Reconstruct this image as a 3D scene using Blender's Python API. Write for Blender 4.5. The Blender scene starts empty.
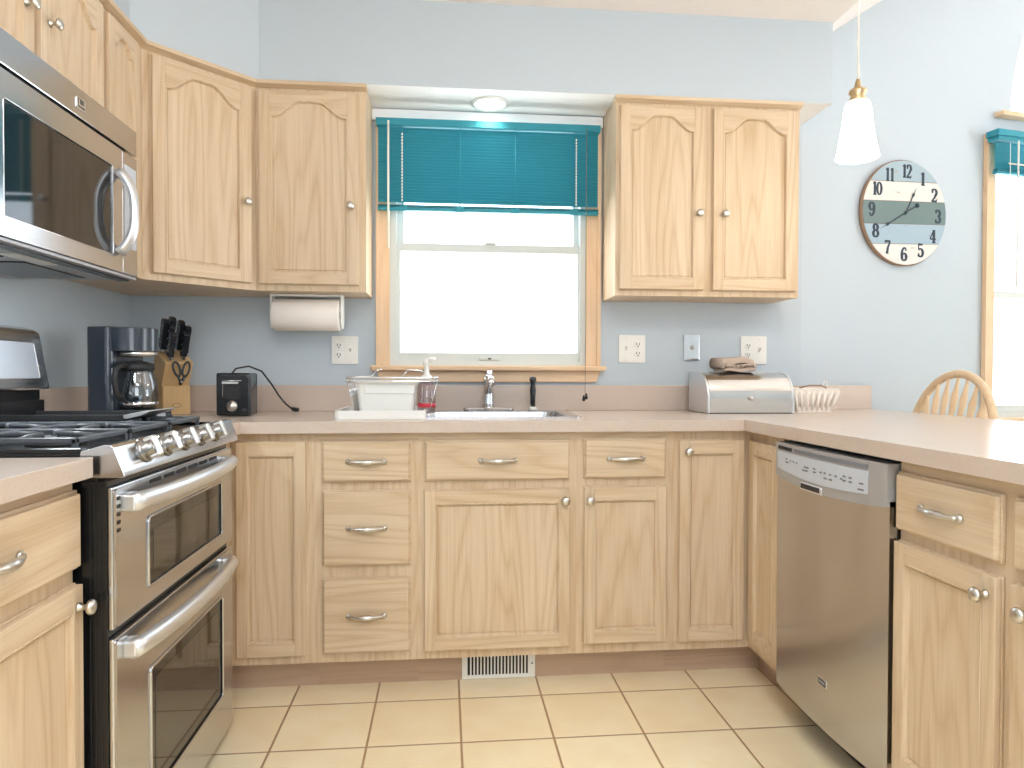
import bpy, bmesh, math, random
from mathutils import Matrix, Vector, Euler
random.seed(7)
PI = math.pi
S = bpy.context.scene
COL = S.collection

# ------------------------------------------------------------------ camera
cam_d = bpy.data.cameras.new('camera')
cam_d.sensor_fit = 'HORIZONTAL'
cam_d.sensor_width = 36.0
cam_d.lens = 691.26 / 1024 * 36.0
cam_d.clip_start = 0.02
cam = bpy.data.objects.new('camera', cam_d)
COL.objects.link(cam)
YAW, PITCH, ROLL = 0.0963, -0.0162, 0.0024
cy, sy = math.cos(YAW), math.sin(YAW)
cp, sp = math.cos(PITCH), math.sin(PITCH)
r_ = Vector((cy, -sy, 0)); f_ = Vector((sy, cy, 0)); u_ = Vector((0, 0, 1))
f2 = f_ * cp + u_ * sp
u2 = u_ * cp - f_ * sp
r3 = r_ * math.cos(ROLL) + u2 * math.sin(ROLL)
u3 = u2 * math.cos(ROLL) - r_ * math.sin(ROLL)
M = Matrix((r3, u3, -f2)).transposed().to_4x4()
M.translation = Vector((-0.0135, -2.9478, 1.0751))
cam.matrix_world = M
S.camera = cam

# ------------------------------------------------------------------ world, lights, exposure
vs = S.view_settings
vs.view_transform = 'Standard'; vs.look = 'None'; vs.gamma = 1.0; vs.use_curve_mapping = False
vs.exposure = -0.27
try:
    S.cycles.use_denoising = True
    S.cycles.max_bounces = 8
    S.cycles.diffuse_bounces = 5
    S.cycles.caustics_reflective = False
    S.cycles.caustics_refractive = False
    S.cycles.sample_clamp_indirect = 6.0
except Exception:
    pass
W = bpy.data.worlds.new('daylight'); S.world = W; W.use_nodes = True
bg = W.node_tree.nodes['Background']
bg.inputs[1].default_value = 1.0
# overcast sky above, lower half boosted as added uplight for soffit and ceiling
_nt = W.node_tree
_tc = _nt.nodes.new('ShaderNodeTexCoord'); _sp = _nt.nodes.new('ShaderNodeSeparateXYZ'); _mr = _nt.nodes.new('ShaderNodeMapRange'); _mx = _nt.nodes.new('ShaderNodeMix')
_mx.data_type = 'RGBA'
_nt.links.new(_tc.outputs['Generated'], _sp.inputs[0]); _nt.links.new(_sp.outputs[2], _mr.inputs[0])
_mr.inputs[1].default_value = -0.06; _mr.inputs[2].default_value = 0.06
_nt.links.new(_mr.outputs[0], _mx.inputs[0])
_mx.inputs[6].default_value = (13.0, 13.2, 13.4, 1); _mx.inputs[7].default_value = (4.2, 4.6, 5.0, 1)
_nt.links.new(_mx.outputs[2], bg.inputs[0])

def area(name, loc, rot, sx, sy_, power, col):
    l = bpy.data.lights.new(name, 'AREA'); l.shape = 'RECTANGLE'; l.size = sx; l.size_y = sy_
    l.energy = power; l.color = col
    o = bpy.data.objects.new(name, l); COL.objects.link(o); o.location = loc; o.rotation_euler = rot
    return o
area('added_ceiling_fill', (0.2, -2.6, 2.47), (0, 0, 0), 1.3, 0.7, 26, (0.90, 0.95, 1.0))  # added fill light over the kitchen, not a real fixture
area('added_ceiling_fill', (0.2, -4.2, 2.47), (0, 0, 0), 1.3, 0.7, 28, (0.90, 0.95, 1.0))  # second added fill, behind the camera, only to raise brightness
area('added_dining_fill', (3.4, -2.2, 2.9), (0, 0, 0), 1.0, 1.0, 6, (0.97, 0.98, 1.0))  # invented fill for the dining side, no fixture known there

# ------------------------------------------------------------------ materials
def lin(c):
    return tuple(((v / 255) / 12.92 if v / 255 <= 0.04045 else ((v / 255 + 0.055) / 1.055) ** 2.4) for v in c) + (1.0,)
MATS = {}
def mat(name, rgb, rough=0.5, metal=0.0, spec=0.5, emit=None, es=1.0, coat=0.0):
    if name in MATS: return MATS[name]
    m = bpy.data.materials.new(name); m.use_nodes = True
    b = m.node_tree.nodes['Principled BSDF']
    b.inputs['Base Color'].default_value = lin(rgb)
    b.inputs['Roughness'].default_value = rough
    b.inputs['Metallic'].default_value = metal
    b.inputs['Specular IOR Level'].default_value = spec
    b.inputs['Coat Weight'].default_value = coat
    if emit:
        b.inputs['Emission Color'].default_value = lin(emit); b.inputs['Emission Strength'].default_value = es
    MATS[name] = m
    return m
def nodes(m):
    nt = m.node_tree
    return nt, nt.nodes['Principled BSDF'], (lambda t: nt.nodes.new(t)), nt.links.new
def coords(nt, N, L, scale, rnd=True):
    tc = N('ShaderNodeTexCoord'); oi = N('ShaderNodeObjectInfo')
    a = N('ShaderNodeVectorMath'); a.operation = 'ADD'
    L(tc.outputs['Object'], a.inputs[0]); L(oi.outputs['Location'], a.inputs[1])
    v = a.outputs[0]
    if rnd:
        mu = N('ShaderNodeVectorMath'); mu.operation = 'SCALE'; mu.inputs[0].default_value = (7.3, 5.1, 9.7)
        L(oi.outputs['Random'], mu.inputs['Scale'])
        b = N('ShaderNodeVectorMath'); b.operation = 'ADD'
        L(v, b.inputs[0]); L(mu.outputs[0], b.inputs[1]); v = b.outputs[0]
    s = N('ShaderNodeVectorMath'); s.operation = 'MULTIPLY'; s.inputs[1].default_value = scale
    L(v, s.inputs[0])
    return s.outputs[0]
def oak(name, axis, light=(221, 200, 172), dark=(186, 153, 114)):
    m = mat(name, light, 0.42, spec=0.35)
    nt, b, N, L = nodes(m)
    def sc(a, g):
        v = [a, a, a]; v[axis] = g; return tuple(v)
    n1 = N('ShaderNodeTexNoise'); n1.inputs['Scale'].default_value = 1.0; n1.inputs['Detail'].default_value = 1.5
    L(coords(nt, N, L, sc(7.0, 0.6)), n1.inputs['Vector'])
    k = N('ShaderNodeMath'); k.operation = 'MULTIPLY'; k.inputs[1].default_value = 26.0; L(n1.outputs[0], k.inputs[0])
    pp = N('ShaderNodeMath'); pp.operation = 'PINGPONG'; pp.inputs[1].default_value = 1.0; L(k.outputs[0], pp.inputs[0])
    pw = N('ShaderNodeMath'); pw.operation = 'POWER'; pw.inputs[1].default_value = 2.2; L(pp.outputs[0], pw.inputs[0])
    n2 = N('ShaderNodeTexNoise'); n2.inputs['Scale'].default_value = 1.0; n2.inputs['Detail'].default_value = 3
    L(coords(nt, N, L, sc(190.0, 5.0)), n2.inputs['Vector'])
    n3 = N('ShaderNodeTexNoise'); n3.inputs['Scale'].default_value = 1.0; n3.inputs['Detail'].default_value = 1
    L(coords(nt, N, L, sc(9.0, 0.8)), n3.inputs['Vector'])
    a1 = N('ShaderNodeMath'); a1.operation = 'MULTIPLY_ADD'; a1.inputs[1].default_value = 0.26; L(pw.outputs[0], a1.inputs[0])
    a2 = N('ShaderNodeMath'); a2.operation = 'MULTIPLY_ADD'; a2.inputs[1].default_value = 0.52; L(n2.outputs[0], a2.inputs[0])
    a3 = N('ShaderNodeMath'); a3.operation = 'MULTIPLY_ADD'; a3.inputs[1].default_value = 0.45; L(n3.outputs[0], a3.inputs[0])
    a3.inputs[2].default_value = -0.22
    L(a3.outputs[0], a2.inputs[2]); L(a2.outputs[0], a1.inputs[2])
    cr = N('ShaderNodeValToRGB'); cr.color_ramp.elements[0].color = lin(light); cr.color_ramp.elements[1].color = lin(dark)
    cr.color_ramp.elements[0].position = 0.12; cr.color_ramp.elements[1].position = 0.85
    L(a1.outputs[0], cr.inputs[0]); L(cr.outputs[0], b.inputs['Base Color'])
    bp = N('ShaderNodeBump'); bp.inputs['Strength'].default_value = 0.06; bp.inputs['Distance'].default_value = 0.002
    L(n2.outputs[0], bp.inputs['Height']); L(bp.outputs[0], b.inputs['Normal'])
    return m
OV = oak('oak_grain_up', 2)
OH = oak('oak_grain_across', 0)
OD = oak('oak_grain_deep', 1)
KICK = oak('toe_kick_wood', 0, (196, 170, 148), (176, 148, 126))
TRIMW = oak('casing_wood_up', 2, (236, 206, 172), (220, 184, 146))
TRIMH = oak('casing_wood_across', 0, (236, 206, 172), (220, 184, 146))
CHAIRW = oak('chair_wood', 2, (232, 206, 172), (214, 182, 144))
BLOCKW = oak('knife_block_wood', 2, (226, 192, 142), (206, 168, 116))

def paint(name, rgb, rough=0.6):
    m = mat(name, rgb, rough, spec=0.3); nt, b, N, L = nodes(m)
    n = N('ShaderNodeTexNoise'); n.inputs['Scale'].default_value = 220; n.inputs['Detail'].default_value = 2
    L(coords(nt, N, L, (1, 1, 1), False), n.inputs['Vector'])
    bp = N('ShaderNodeBump'); bp.inputs['Strength'].default_value = 0.04; bp.inputs['Distance'].default_value = 0.001
    L(n.outputs[0], bp.inputs['Height']); L(bp.outputs[0], b.inputs['Normal'])
    return m
BLUE = paint('blue_wall_paint', (194, 204, 212))
CEIL = paint('ceiling_paint', (250, 242, 238))
SOFW = paint('soffit_underside_white', (250, 250, 251))
WHITE = mat('white_gloss_paint', (238, 238, 236), 0.35)
VINYL = mat('white_vinyl', (214, 218, 214), 0.35)
PLAST = mat('white_plastic', (240, 239, 235), 0.3)
IVORY = mat('ivory_plastic', (240, 238, 232), 0.35)
def steel_mat(name, rgb, rough, axis, amp=0.05):
    m = mat(name, rgb, rough, 1.0); nt, b, N, L = nodes(m)
    v = [420.0] * 3; v[axis] = 1.0
    n = N('ShaderNodeTexNoise'); n.inputs['Scale'].default_value = 1; n.inputs['Detail'].default_value = 2
    L(coords(nt, N, L, tuple(v), False), n.inputs['Vector'])
    k = N('ShaderNodeMath'); k.operation = 'MULTIPLY_ADD'; k.inputs[1].default_value = amp; k.inputs[2].default_value = rough - amp / 2
    L(n.outputs[0], k.inputs[0]); L(k.outputs[0], b.inputs['Roughness'])
    return m
STEEL = steel_mat('brushed_stainless', (202, 202, 204), 0.19, 0)
STEELV = steel_mat('brushed_stainless_upright', (196, 196, 199), 0.22, 2)
KNOBM = mat('range_knob_metal', (150, 149, 148), 0.22, 1.0)
POLISH = mat('polished_stainless', (214, 210, 206), 0.16, 1.0)
NICKEL = mat('brushed_nickel', (214, 211, 206), 0.28, 1.0)
CHROME = mat('chrome', (225, 226, 228), 0.08, 1.0)
SATIN = mat('satin_silver_handle', (224, 225, 227), 0.34, 0.85)
GREYPL = mat('grey_console_plastic', (176, 176, 178), 0.35, 0.4)
BLACK = mat('black_enamel', (22, 22, 24), 0.25, spec=0.5)
BLACKM = mat('black_matte', (26, 26, 28), 0.6)
IRON = mat('cast_iron_grate', (76, 80, 86), 0.4)
BGLASS = mat('black_oven_glass', (30, 30, 31), 0.05, spec=0.7)
OGLASS = mat('oven_window_glass', (62, 56, 48), 0.04, spec=0.8)
DARKPL = mat('dark_plastic', (34, 38, 44), 0.18, coat=0.3)
COFFEEB = mat('coffee_maker_dark_blue', (46, 53, 62), 0.2, coat=0.4)
TEAL = mat('teal_blind_slat', (52, 142, 160), 0.5, spec=0.25)
CREAMC = mat('cream_cord', (244, 240, 230), 0.6)
TANC = mat('tan_cord', (140, 126, 112), 0.7)
CORDB = mat('black_rubber_cord', (20, 20, 22), 0.5)
PAPER = mat('paper_towel', (244, 238, 232), 0.9, spec=0.1)
TOWEL = mat('taupe_towel', (188, 170, 156), 0.95, spec=0.05)
TOWELP = mat('towel_pattern', (96, 86, 84), 0.95, spec=0.05)
WICKER = mat('white_wicker', (240, 232, 222), 0.6)
NAVY = mat('navy_numerals', (40, 56, 70), 0.6)
RIMW = mat('clock_rim_wood', (150, 122, 100), 0.6)
SLOT = mat('dark_slot', (40, 38, 36), 0.6)
SHADE = mat('lit_glass_shade', (255, 250, 240), 0.4, emit=(255, 246, 232), es=2.2)
LENS = mat('lit_lamp_lens', (255, 255, 250), 0.5, emit=(255, 246, 228), es=5.0)
BRASS = mat('brushed_brass_cap', (206, 180, 140), 0.3, 1.0)
RED = mat('red_label', (205, 50, 70), 0.4)
DISP = mat('display_grey', (158, 162, 170), 0.2)
DARKD = mat('display_dark', (70, 68, 70), 0.2)
KEYP = mat('console_panel_grey', (196, 202, 212), 0.3)
MARK = mat('print_grey', (120, 122, 130), 0.5)
TILEG = None

lam = mat('laminate_beige', (203, 184, 168), 0.22, spec=0.5)
nt, b, N, L = nodes(lam)
n = N('ShaderNodeTexNoise'); n.inputs['Scale'].default_value = 260; n.inputs['Detail'].default_value = 3
L(coords(nt, N, L, (1, 1, 1), False), n.inputs['Vector'])
cr = N('ShaderNodeValToRGB'); cr.color_ramp.elements[0].color = lin((202, 184, 170)); cr.color_ramp.elements[1].color = lin((208, 192, 180))
cr.color_ramp.elements[0].position = .3; cr.color_ramp.elements[1].position = .7
L(n.outputs[0], cr.inputs[0]); L(cr.outputs[0], b.inputs['Base Color'])
LAM = lam

tile = mat('ceramic_floor_tile', (232, 214, 180), 0.3, spec=0.4)
nt, b, N, L = nodes(tile)
tc = N('ShaderNodeTexCoord'); sx = N('ShaderNodeSeparateXYZ'); L(tc.outputs['Object'], sx.inputs[0])
TS = 0.2721
def grid(out, off):
    a = N('ShaderNodeMath'); a.operation = 'SUBTRACT'; a.inputs[1].default_value = off; L(out, a.inputs[0])
    d = N('ShaderNodeMath'); d.operation = 'DIVIDE'; d.inputs[1].default_value = TS; L(a.outputs[0], d.inputs[0])
    p = N('ShaderNodeMath'); p.operation = 'PINGPONG'; p.inputs[1].default_value = 0.5; L(d.outputs[0], p.inputs[0])
    fl = N('ShaderNodeMath'); fl.operation = 'FLOOR'; L(d.outputs[0], fl.inputs[0])
    return p.outputs[0], fl.outputs[0]
px_, ix = grid(sx.outputs[0], 0.0341); py_, iy = grid(sx.outputs[1], -0.6791)
mn = N('ShaderNodeMath'); mn.operation = 'MINIMUM'; L(px_, mn.inputs[0]); L(py_, mn.inputs[1])
sm = N('ShaderNodeMapRange'); sm.interpolation_type = 'SMOOTHSTEP'
sm.inputs[1].default_value = 0.008; sm.inputs[2].default_value = 0.016; L(mn.outputs[0], sm.inputs[0])
cx = N('ShaderNodeCombineXYZ'); L(ix, cx.inputs[0]); L(iy, cx.inputs[1])
wn = N('ShaderNodeTexWhiteNoise'); L(cx.outputs[0], wn.inputs[0])
nz = N('ShaderNodeTexNoise'); nz.inputs['Scale'].default_value = 7; nz.inputs['Detail'].default_value = 4; L(tc.outputs['Object'], nz.inputs['Vector'])
ad = N('ShaderNodeMath'); ad.operation = 'MULTIPLY_ADD'; ad.inputs[1].default_value = 0.35; L(wn.outputs[0], ad.inputs[0]); L(nz.outputs[0], ad.inputs[2])
cr = N('ShaderNodeValToRGB'); cr.color_ramp.elements[0].color = lin((243, 224, 186)); cr.color_ramp.elements[1].color = lin((250, 238, 206))
cr.color_ramp.elements[0].position = .4; cr.color_ramp.elements[1].position = .95; L(ad.outputs[0], cr.inputs[0])
mx = N('ShaderNodeMix'); mx.data_type = 'RGBA'; L(sm.outputs[0], mx.inputs[0]); mx.inputs[6].default_value = lin((176, 142, 104)); L(cr.outputs[0], mx.inputs[7])
L(mx.outputs[2], b.inputs['Base Color'])
bp = N('ShaderNodeBump'); bp.inputs['Strength'].default_value = 0.4; bp.inputs['Distance'].default_value = 0.003
L(sm.outputs[0], bp.inputs['Height']); L(bp.outputs[0], b.inputs['Normal'])

def thin_glass(name, tint=(255, 255, 255), refl=0.06):
    m = bpy.data.materials.new(name); m.use_nodes = True; nt = m.node_tree
    for nn in list(nt.nodes):
        if nn.type != 'OUTPUT_MATERIAL': nt.nodes.remove(nn)
    out = [q for q in nt.nodes if q.type == 'OUTPUT_MATERIAL'][0]
    t = nt.nodes.new('ShaderNodeBsdfTransparent'); t.inputs[0].default_value = lin(tint)
    g = nt.nodes.new('ShaderNodeBsdfGlossy'); g.inputs['Roughness'].default_value = 0.03
    x = nt.nodes.new('ShaderNodeMixShader'); x.inputs[0].default_value = refl
    nt.links.new(t.outputs[0], x.inputs[1]); nt.links.new(g.outputs[0], x.inputs[2]); nt.links.new(x.outputs[0], out.inputs[0])
    return m
PANE = thin_glass('window_glass', (250, 253, 255), 0.05)
CARAFE = thin_glass('carafe_glass', (215, 222, 228), 0.22)
CLEARP = thin_glass('clear_bottle_plastic', (226, 216, 218), 0.15)

# ------------------------------------------------------------------ mesh helpers
class B:
    def __init__(s, *mats):
        s.bm = bmesh.new(); s.mats = list(mats)
    def _merge(s, t, mi, M=None, smooth=False):
        if M is not None: bmesh.ops.transform(t, matrix=M, verts=t.verts)
        bmesh.ops.recalc_face_normals(t, faces=t.faces)
        for f in t.faces: f.material_index = mi; f.smooth = smooth
        me = bpy.data.meshes.new('tmp'); t.to_mesh(me); t.free()
        s.bm.from_mesh(me); bpy.data.meshes.remove(me)
    def box(s, x0, x1, y0, y1, z0, z1, bev=0.0, mi=0, M=None, seg=2, smooth=False):
        t = bmesh.new()
        c = bmesh.ops.create_cube(t, size=1.0)
        bmesh.ops.scale(t, vec=(abs(x1 - x0), abs(y1 - y0), abs(z1 - z0)), verts=t.verts)
        bmesh.ops.translate(t, vec=((x0 + x1) / 2, (y0 + y1) / 2, (z0 + z1) / 2), verts=t.verts)
        if bev > 0:
            bmesh.ops.bevel(t, geom=list(t.edges), offset=bev, segments=seg, affect='EDGES', profile=0.5)
        s._merge(t, mi, M, smooth); return s
    def tube(s, pts, r, n=10, mi=0, M=None, caps=True, closed=False, flat=None, smooth=True):
        pts = [Vector(p) for p in pts]; k = len(pts)
        rs = r if isinstance(r, (list, tuple)) else [r] * k
        t = bmesh.new(); rings = []
        up = None
        for i, p in enumerate(pts):
            if closed: d = pts[(i + 1) % k] - pts[i - 1]
            else: d = pts[min(i + 1, k - 1)] - pts[max(i - 1, 0)]
            d.normalize()
            if up is None:
                up = Vector((0, 0, 1)) if abs(d.z) < 0.9 else Vector((1, 0, 0))
            a = d.cross(up)
            if a.length < 1e-6: a = d.cross(Vector((0, 1, 0)))
            a.normalize(); b2 = a.cross(d).normalized(); up = b2
            sa, sb = flat if flat else (1, 1)
            rings.append([t.verts.new(p + a * (math.cos(2 * PI * j / n) * rs[i] * sa) + b2 * (math.sin(2 * PI * j / n) * rs[i] * sb)) for j in range(n)])
        rg = range(k) if closed else range(k - 1)
        for i in rg:
            A, C = rings[i], rings[(i + 1) % k]
            for j in range(n):
                t.faces.new((A[j], A[(j + 1) % n], C[(j + 1) % n], C[j]))
        if caps and not closed:
            t.faces.new(rings[0][::-1]); t.faces.new(rings[-1])
        s._merge(t, mi, M, smooth); return s
    def lathe(s, prof, c=(0, 0, 0), axis=(0, 0, 1), n=24, mi=0, M=None, smooth=True):
        # prof: list of (radius, height along axis)
        t = bmesh.new(); rings = []
        for r, h in prof:
            if r < 1e-6: rings.append([t.verts.new((0, 0, h))])
            else: rings.append([t.verts.new((r * math.cos(2 * PI * j / n), r * math.sin(2 * PI * j / n), h)) for j in range(n)])
        for A, C in zip(rings, rings[1:]):
            for j in range(n):
                q = [A[j % len(A)], A[(j + 1) % len(A)], C[(j + 1) % len(C)], C[j % len(C)]]
                u = []
                for v in q:
                    if v not in u: u.append(v)
                if len(u) >= 3: t.faces.new(u)
        if len(rings[0]) > 2: t.faces.new(rings[0][::-1])
        if len(rings[-1]) > 2: t.faces.new(rings[-1])
        q = Vector((0, 0, 1)).rotation_difference(Vector(axis)).to_matrix().to_4x4()
        Mx = Matrix.Translation(Vector(c)) @ q
        if M is not None: Mx = M @ Mx
        s._merge(t, mi, Mx, smooth); return s
    def prism(s, poly, plane, a, b, bev=0.0, mi=0, M=None, smooth=False):
        # poly in 2D; plane 'xz','yz','xy'; extruded a..b along the remaining axis
        t = bmesh.new()
        def p3(q, h):
            return {'xz': (q[0], h, q[1]), 'yz': (h, q[0], q[1]), 'xy': (q[0], q[1], h)}[plane]
        A = [t.verts.new(p3(q, a)) for q in poly]; C = [t.verts.new(p3(q, b)) for q in poly]
        k = len(poly)
        t.faces.new(A); t.faces.new(C[::-1])
        for i in range(k): t.faces.new((A[i], C[i], C[(i + 1) % k], A[(i + 1) % k]))
        if bev > 0:
            bmesh.ops.recalc_face_normals(t, faces=t.faces)
            bmesh.ops.bevel(t, geom=list(t.edges), offset=bev, segments=2, affect='EDGES', profile=0.5)
        s._merge(t, mi, M, smooth); return s
    def sheet(s, outer, holes, th, plane='xz', mi=0, M=None, d0=0.0):
        # flat slab with holes: outer, holes 2D loops; extruded d0..d0+th
        t = bmesh.new()
        def p3(q): return {'xz': (q[0], d0, q[1]), 'xy': (q[0], q[1], d0)}[plane]
        es = []
        for lp in [outer] + holes:
            vsx = [t.verts.new(p3(q)) for q in lp]
            for i in range(len(vsx)): es.append(t.edges.new((vsx[i], vsx[(i + 1) % len(vsx)])))
        r = bmesh.ops.triangle_fill(t, edges=es, use_beauty=True, use_dissolve=False)
        fs = [g for g in r['geom'] if isinstance(g, bmesh.types.BMFace)]
        ex = bmesh.ops.extrude_face_region(t, geom=fs, use_keep_orig=True)
        vv = [g for g in ex['geom'] if isinstance(g, bmesh.types.BMVert)]
        bmesh.ops.translate(t, vec=(0, th, 0) if plane == 'xz' else (0, 0, th), verts=vv)
        s._merge(t, mi, M); return s
    def build(s, name, parent=None, M=None):
        me = bpy.data.meshes.new(name); 
        if M is not None: bmesh.ops.transform(s.bm, matrix=M, verts=s.bm.verts)
        s.bm.to_mesh(me); s.bm.free()
        for m in s.mats: me.materials.append(m)
        o = bpy.data.objects.new(name, me); COL.objects.link(o)
        if parent is not None: o.parent = parent
        return o
def thing(name, label, cat, loc=(0, 0, 0), rz=0.0, group=None):
    o = bpy.data.objects.new(name, None); COL.objects.link(o); o.empty_display_size = 0.1
    o.location = loc; o.rotation_euler = (0, 0, rz); o['label'] = label; o['category'] = cat
    if group: o['group'] = group
    return o
def struct(o, kind='structure'):
    o['kind'] = kind; return o
def senv(name, loc=(0, 0, 0), rz=0):
    o = bpy.data.objects.new(name, None); COL.objects.link(o); o.location = loc; o.rotation_euler = (0, 0, rz); o['kind'] = 'structure'
    return o
def arc(cx_, cy_, r, a0, a1, n):
    return [(cx_ + r * math.cos(a0 + (a1 - a0) * i / n), cy_ + r * math.sin(a0 + (a1 - a0) * i / n)) for i in range(n + 1)]
def rrect(x0, x1, z0, z1, r, n=5):
    return (arc(x1 - r, z0 + r, r, -PI / 2, 0, n) + arc(x1 - r, z1 - r, r, 0, PI / 2, n) +
            arc(x0 + r, z1 - r, r, PI / 2, PI, n) + arc(x0 + r, z0 + r, r, PI, 1.5 * PI, n))

# ------------------------------------------------------------------ key dimensions (metres)
WL = -1.29           # left wall
TH = math.radians(11)  # the dining wall turns away by 11 degrees
BX = 1.564           # where it turns
SOF_B, CLG = 2.175, 2.505
CT = 0.914           # counter top

# ------------------------------------------------------------------ room shell
struct(B(tile).box(WL - 0.1, 5.4, -4.8, 1.2, -0.06, 0.0).build('floor'))
wb = B(BLUE)
wb.sheet([(WL - 0.1, 0), (BX, 0), (BX, 2.7), (WL - 0.1, 2.7)], [[(-0.245, 1.105), (0.588, 1.105), (0.588, 2.10), (-0.245, 2.10)]], 0.12)
struct(wb.build('wall_back'))
struct(B(BLUE).box(WL - 0.1, WL, -4.8, 0.12, 0, 2.7).build('wall_left'))
# angled dining wall, local x along it
wr = B(BLUE)
S0, S1 = 1.111, 3.39
ctr, RA = 2.25, 1.03
hole2 = [(S0, 0.86), (S1, 0.86), (S1, 2.23), (S0, 2.23)]
hole3 = [(ctr - RA, 2.35)] + [(ctr + RA, 2.35)] + arc(ctr, 2.35, RA, 0, PI, 32)[1:-1]
wr.sheet([(0, 0), (4.0, 0), (4.0, 3.9), (0, 3.9)], [hole2, hole3], 0.12)
o = wr.build('wall_right'); o.location = (BX, 0, 0); o.rotation_euler = (0, 0, TH); struct(o)
wq = B(BLUE); wq.sheet([(-1.0, 0), (4.8, 0), (4.8, 3.9), (-1.0, 3.9)], [[(1.5, 0.8), (3.2, 0.8), (3.2, 2.2), (1.5, 2.2)]], 0.1)  # unseen window opening added to bring in daylight from the side
o = wq.build('wall_side'); o.location = (5.2, 0, 0); o.rotation_euler = (0, 0, -PI / 2); struct(o)
wq = B(BLUE)
wq.sheet([(WL - 0.1, 0), (5.3, 0), (5.3, 3.9), (WL - 0.1, 3.9)], [[(-0.6, 1.05), (0.9, 1.05), (0.9, 2.15), (-0.6, 2.15)]], 0.12, d0=-4.92)  # invented window opening out of view, added to light the room from behind
struct(wq.build('wall_rear'))
ce = B(CEIL)
ce.box(WL - 0.1, BX, -4.8, 0.14, CLG, CLG + 0.06)
ce.prism([(BX, CLG), (3.35, CLG + 1.22), (5.3, 2.4), (5.3, 2.46), (3.35, CLG + 1.28), (BX, CLG + 0.06)], 'xz', -4.8, 1.2)
struct(ce.build('ceiling'))
# soffit over the wall cabinets
so = B(BLUE, SOFW)
so.prism([(WL, 0), (1.555, 0), (1.555, -0.25), (-0.712, -0.25), (-1.035, -0.573), (-1.035, -3.4), (WL, -3.4)], 'xy', SOF_B, CLG)
for f in so.bm.faces:
    if f.calc_center_median().z < SOF_B + 0.01: f.material_index = 1
struct(so.build('soffit'))

# ------------------------------------------------------------------ windows
w1 = senv('window_1', (0, 0, 0))
c = B(TRIMW)
c.box(-0.302, -0.245, -0.018, -0.001, 1.105, 2.12, 0.003); c.box(-0.302, -0.285, -0.024, -0.018, 1.105, 2.12, 0.002)
c.build('casing', w1)
c = B(TRIMW)
c.box(0.588, 0.652, -0.018, -0.001, 1.105, 2.12, 0.003); c.box(0.634, 0.652, -0.024, -0.018, 1.105, 2.12, 0.002)
c.build('casing', w1)
B(TRIMH).box(-0.322, 0.672, -0.05, 0.0, 1.083, 1.105, 0.006).build('stool', w1)
B(TRIMH).prism([(-0.30, 1.083), (0.655, 1.083), (0.635, 1.035), (-0.285, 1.035)], 'xz', -0.018, -0.001, 0.003).build('apron', w1)
fr = B(VINYL)
fr.sheet([(-0.245, 1.105), (0.588, 1.105), (0.588, 2.10), (-0.245, 2.10)], [[(-0.218, 1.125), (0.565, 1.125), (0.565, 2.08), (-0.218, 2.08)]], 0.09, d0=0.0)
fr.build('jamb', w1)
ls = B(VINYL)
ls.sheet([(-0.236, 1.122), (0.582, 1.122), (0.582, 1.622), (-0.236, 1.622)], [[(-0.203, 1.160), (0.556, 1.160), (0.556, 1.588), (-0.203, 1.588)]], 0.03, d0=0.012)
ls.box(0.13, 0.22, 0.002, 0.012, 1.128, 1.142, 0.003); ls.box(0.155, 0.20, 0.0, 0.02, 1.622, 1.630, 0.003)
los = ls.build('lower_sash', w1)
B(PANE).box(-0.205, 0.558, 0.024, 0.028, 1.158, 1.590).build('pane', los)
B(SLOT).box(0.168, 0.182, 0.001, 0.003, 1.132, 1.138).build('lift_hole', los)
us = B(VINYL)
us.sheet([(-0.222, 1.590), (0.57, 1.590), (0.57, 2.09), (-0.222, 2.09)], [[(-0.19, 1.625), (0.545, 1.625), (0.545, 2.06), (-0.19, 2.06)]], 0.03, d0=0.048)
ups = us.build('upper_sash', w1)
B(PANE).box(-0.192, 0.547, 0.06, 0.064, 1.623, 2.062).build('pane', ups)
struct(B(SOFW).box(-0.317, 0.660, -0.022, -0.001, 2.125, SOF_B - 0.004, 0.003).build('trim_1'))

w2 = senv('window_2', (BX, 0, 0), TH)
c = B(TRIMW); c.box(1.047, 1.111, -0.018, -0.001, 0.80, 2.24, 0.003); c.box(1.047, 1.066, -0.026, -0.018, 0.80, 2.24, 0.002); c.build('casing', w2)
B(TRIMH).box(1.02, 3.5, -0.05, 0.0, 0.838, 0.86, 0.005).build('stool', w2)
fr = B(VINYL)
fr.sheet([(S0, 0.86), (S1, 0.86), (S1, 2.23), (S0, 2.23)], [[(1.13, 0.885), (2.21, 0.885), (2.21, 2.2), (1.13, 2.2)], [(2.29, 0.885), (3.37, 0.885), (3.37, 2.2), (2.29, 2.2)]], 0.09)
fr.build('jamb', w2)
for x0, x1 in ((1.125, 2.215), (2.285, 3.375)):
    l_ = B(VINYL).sheet([(x0, 0.88), (x1, 0.88), (x1, 1.482), (x0, 1.482)], [[(x0 + .022, 0.92), (x1 - .022, 0.92), (x1 - .022, 1.452), (x0 + .022, 1.452)]], 0.03, d0=0.012).build('lower_sash', w2)
    B(PANE).box(x0 + .02, x1 - .02, 0.024, 0.028, 0.918, 1.454).build('pane', l_)
    l_ = B(VINYL).sheet([(x0, 1.46), (x1, 1.46), (x1, 2.21), (x0, 2.21)], [[(x0 + .012, 1.49), (x1 - .012, 1.49), (x1 - .012, 2.18), (x0 + .012, 2.18)]], 0.03, d0=0.048).build('upper_sash', w2)
    B(PANE).box(x0 + .01, x1 - .01, 0.06, 0.064, 1.488, 2.182).build('pane', l_)
w3 = senv('window_3', (BX, 0, 0), TH)
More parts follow.
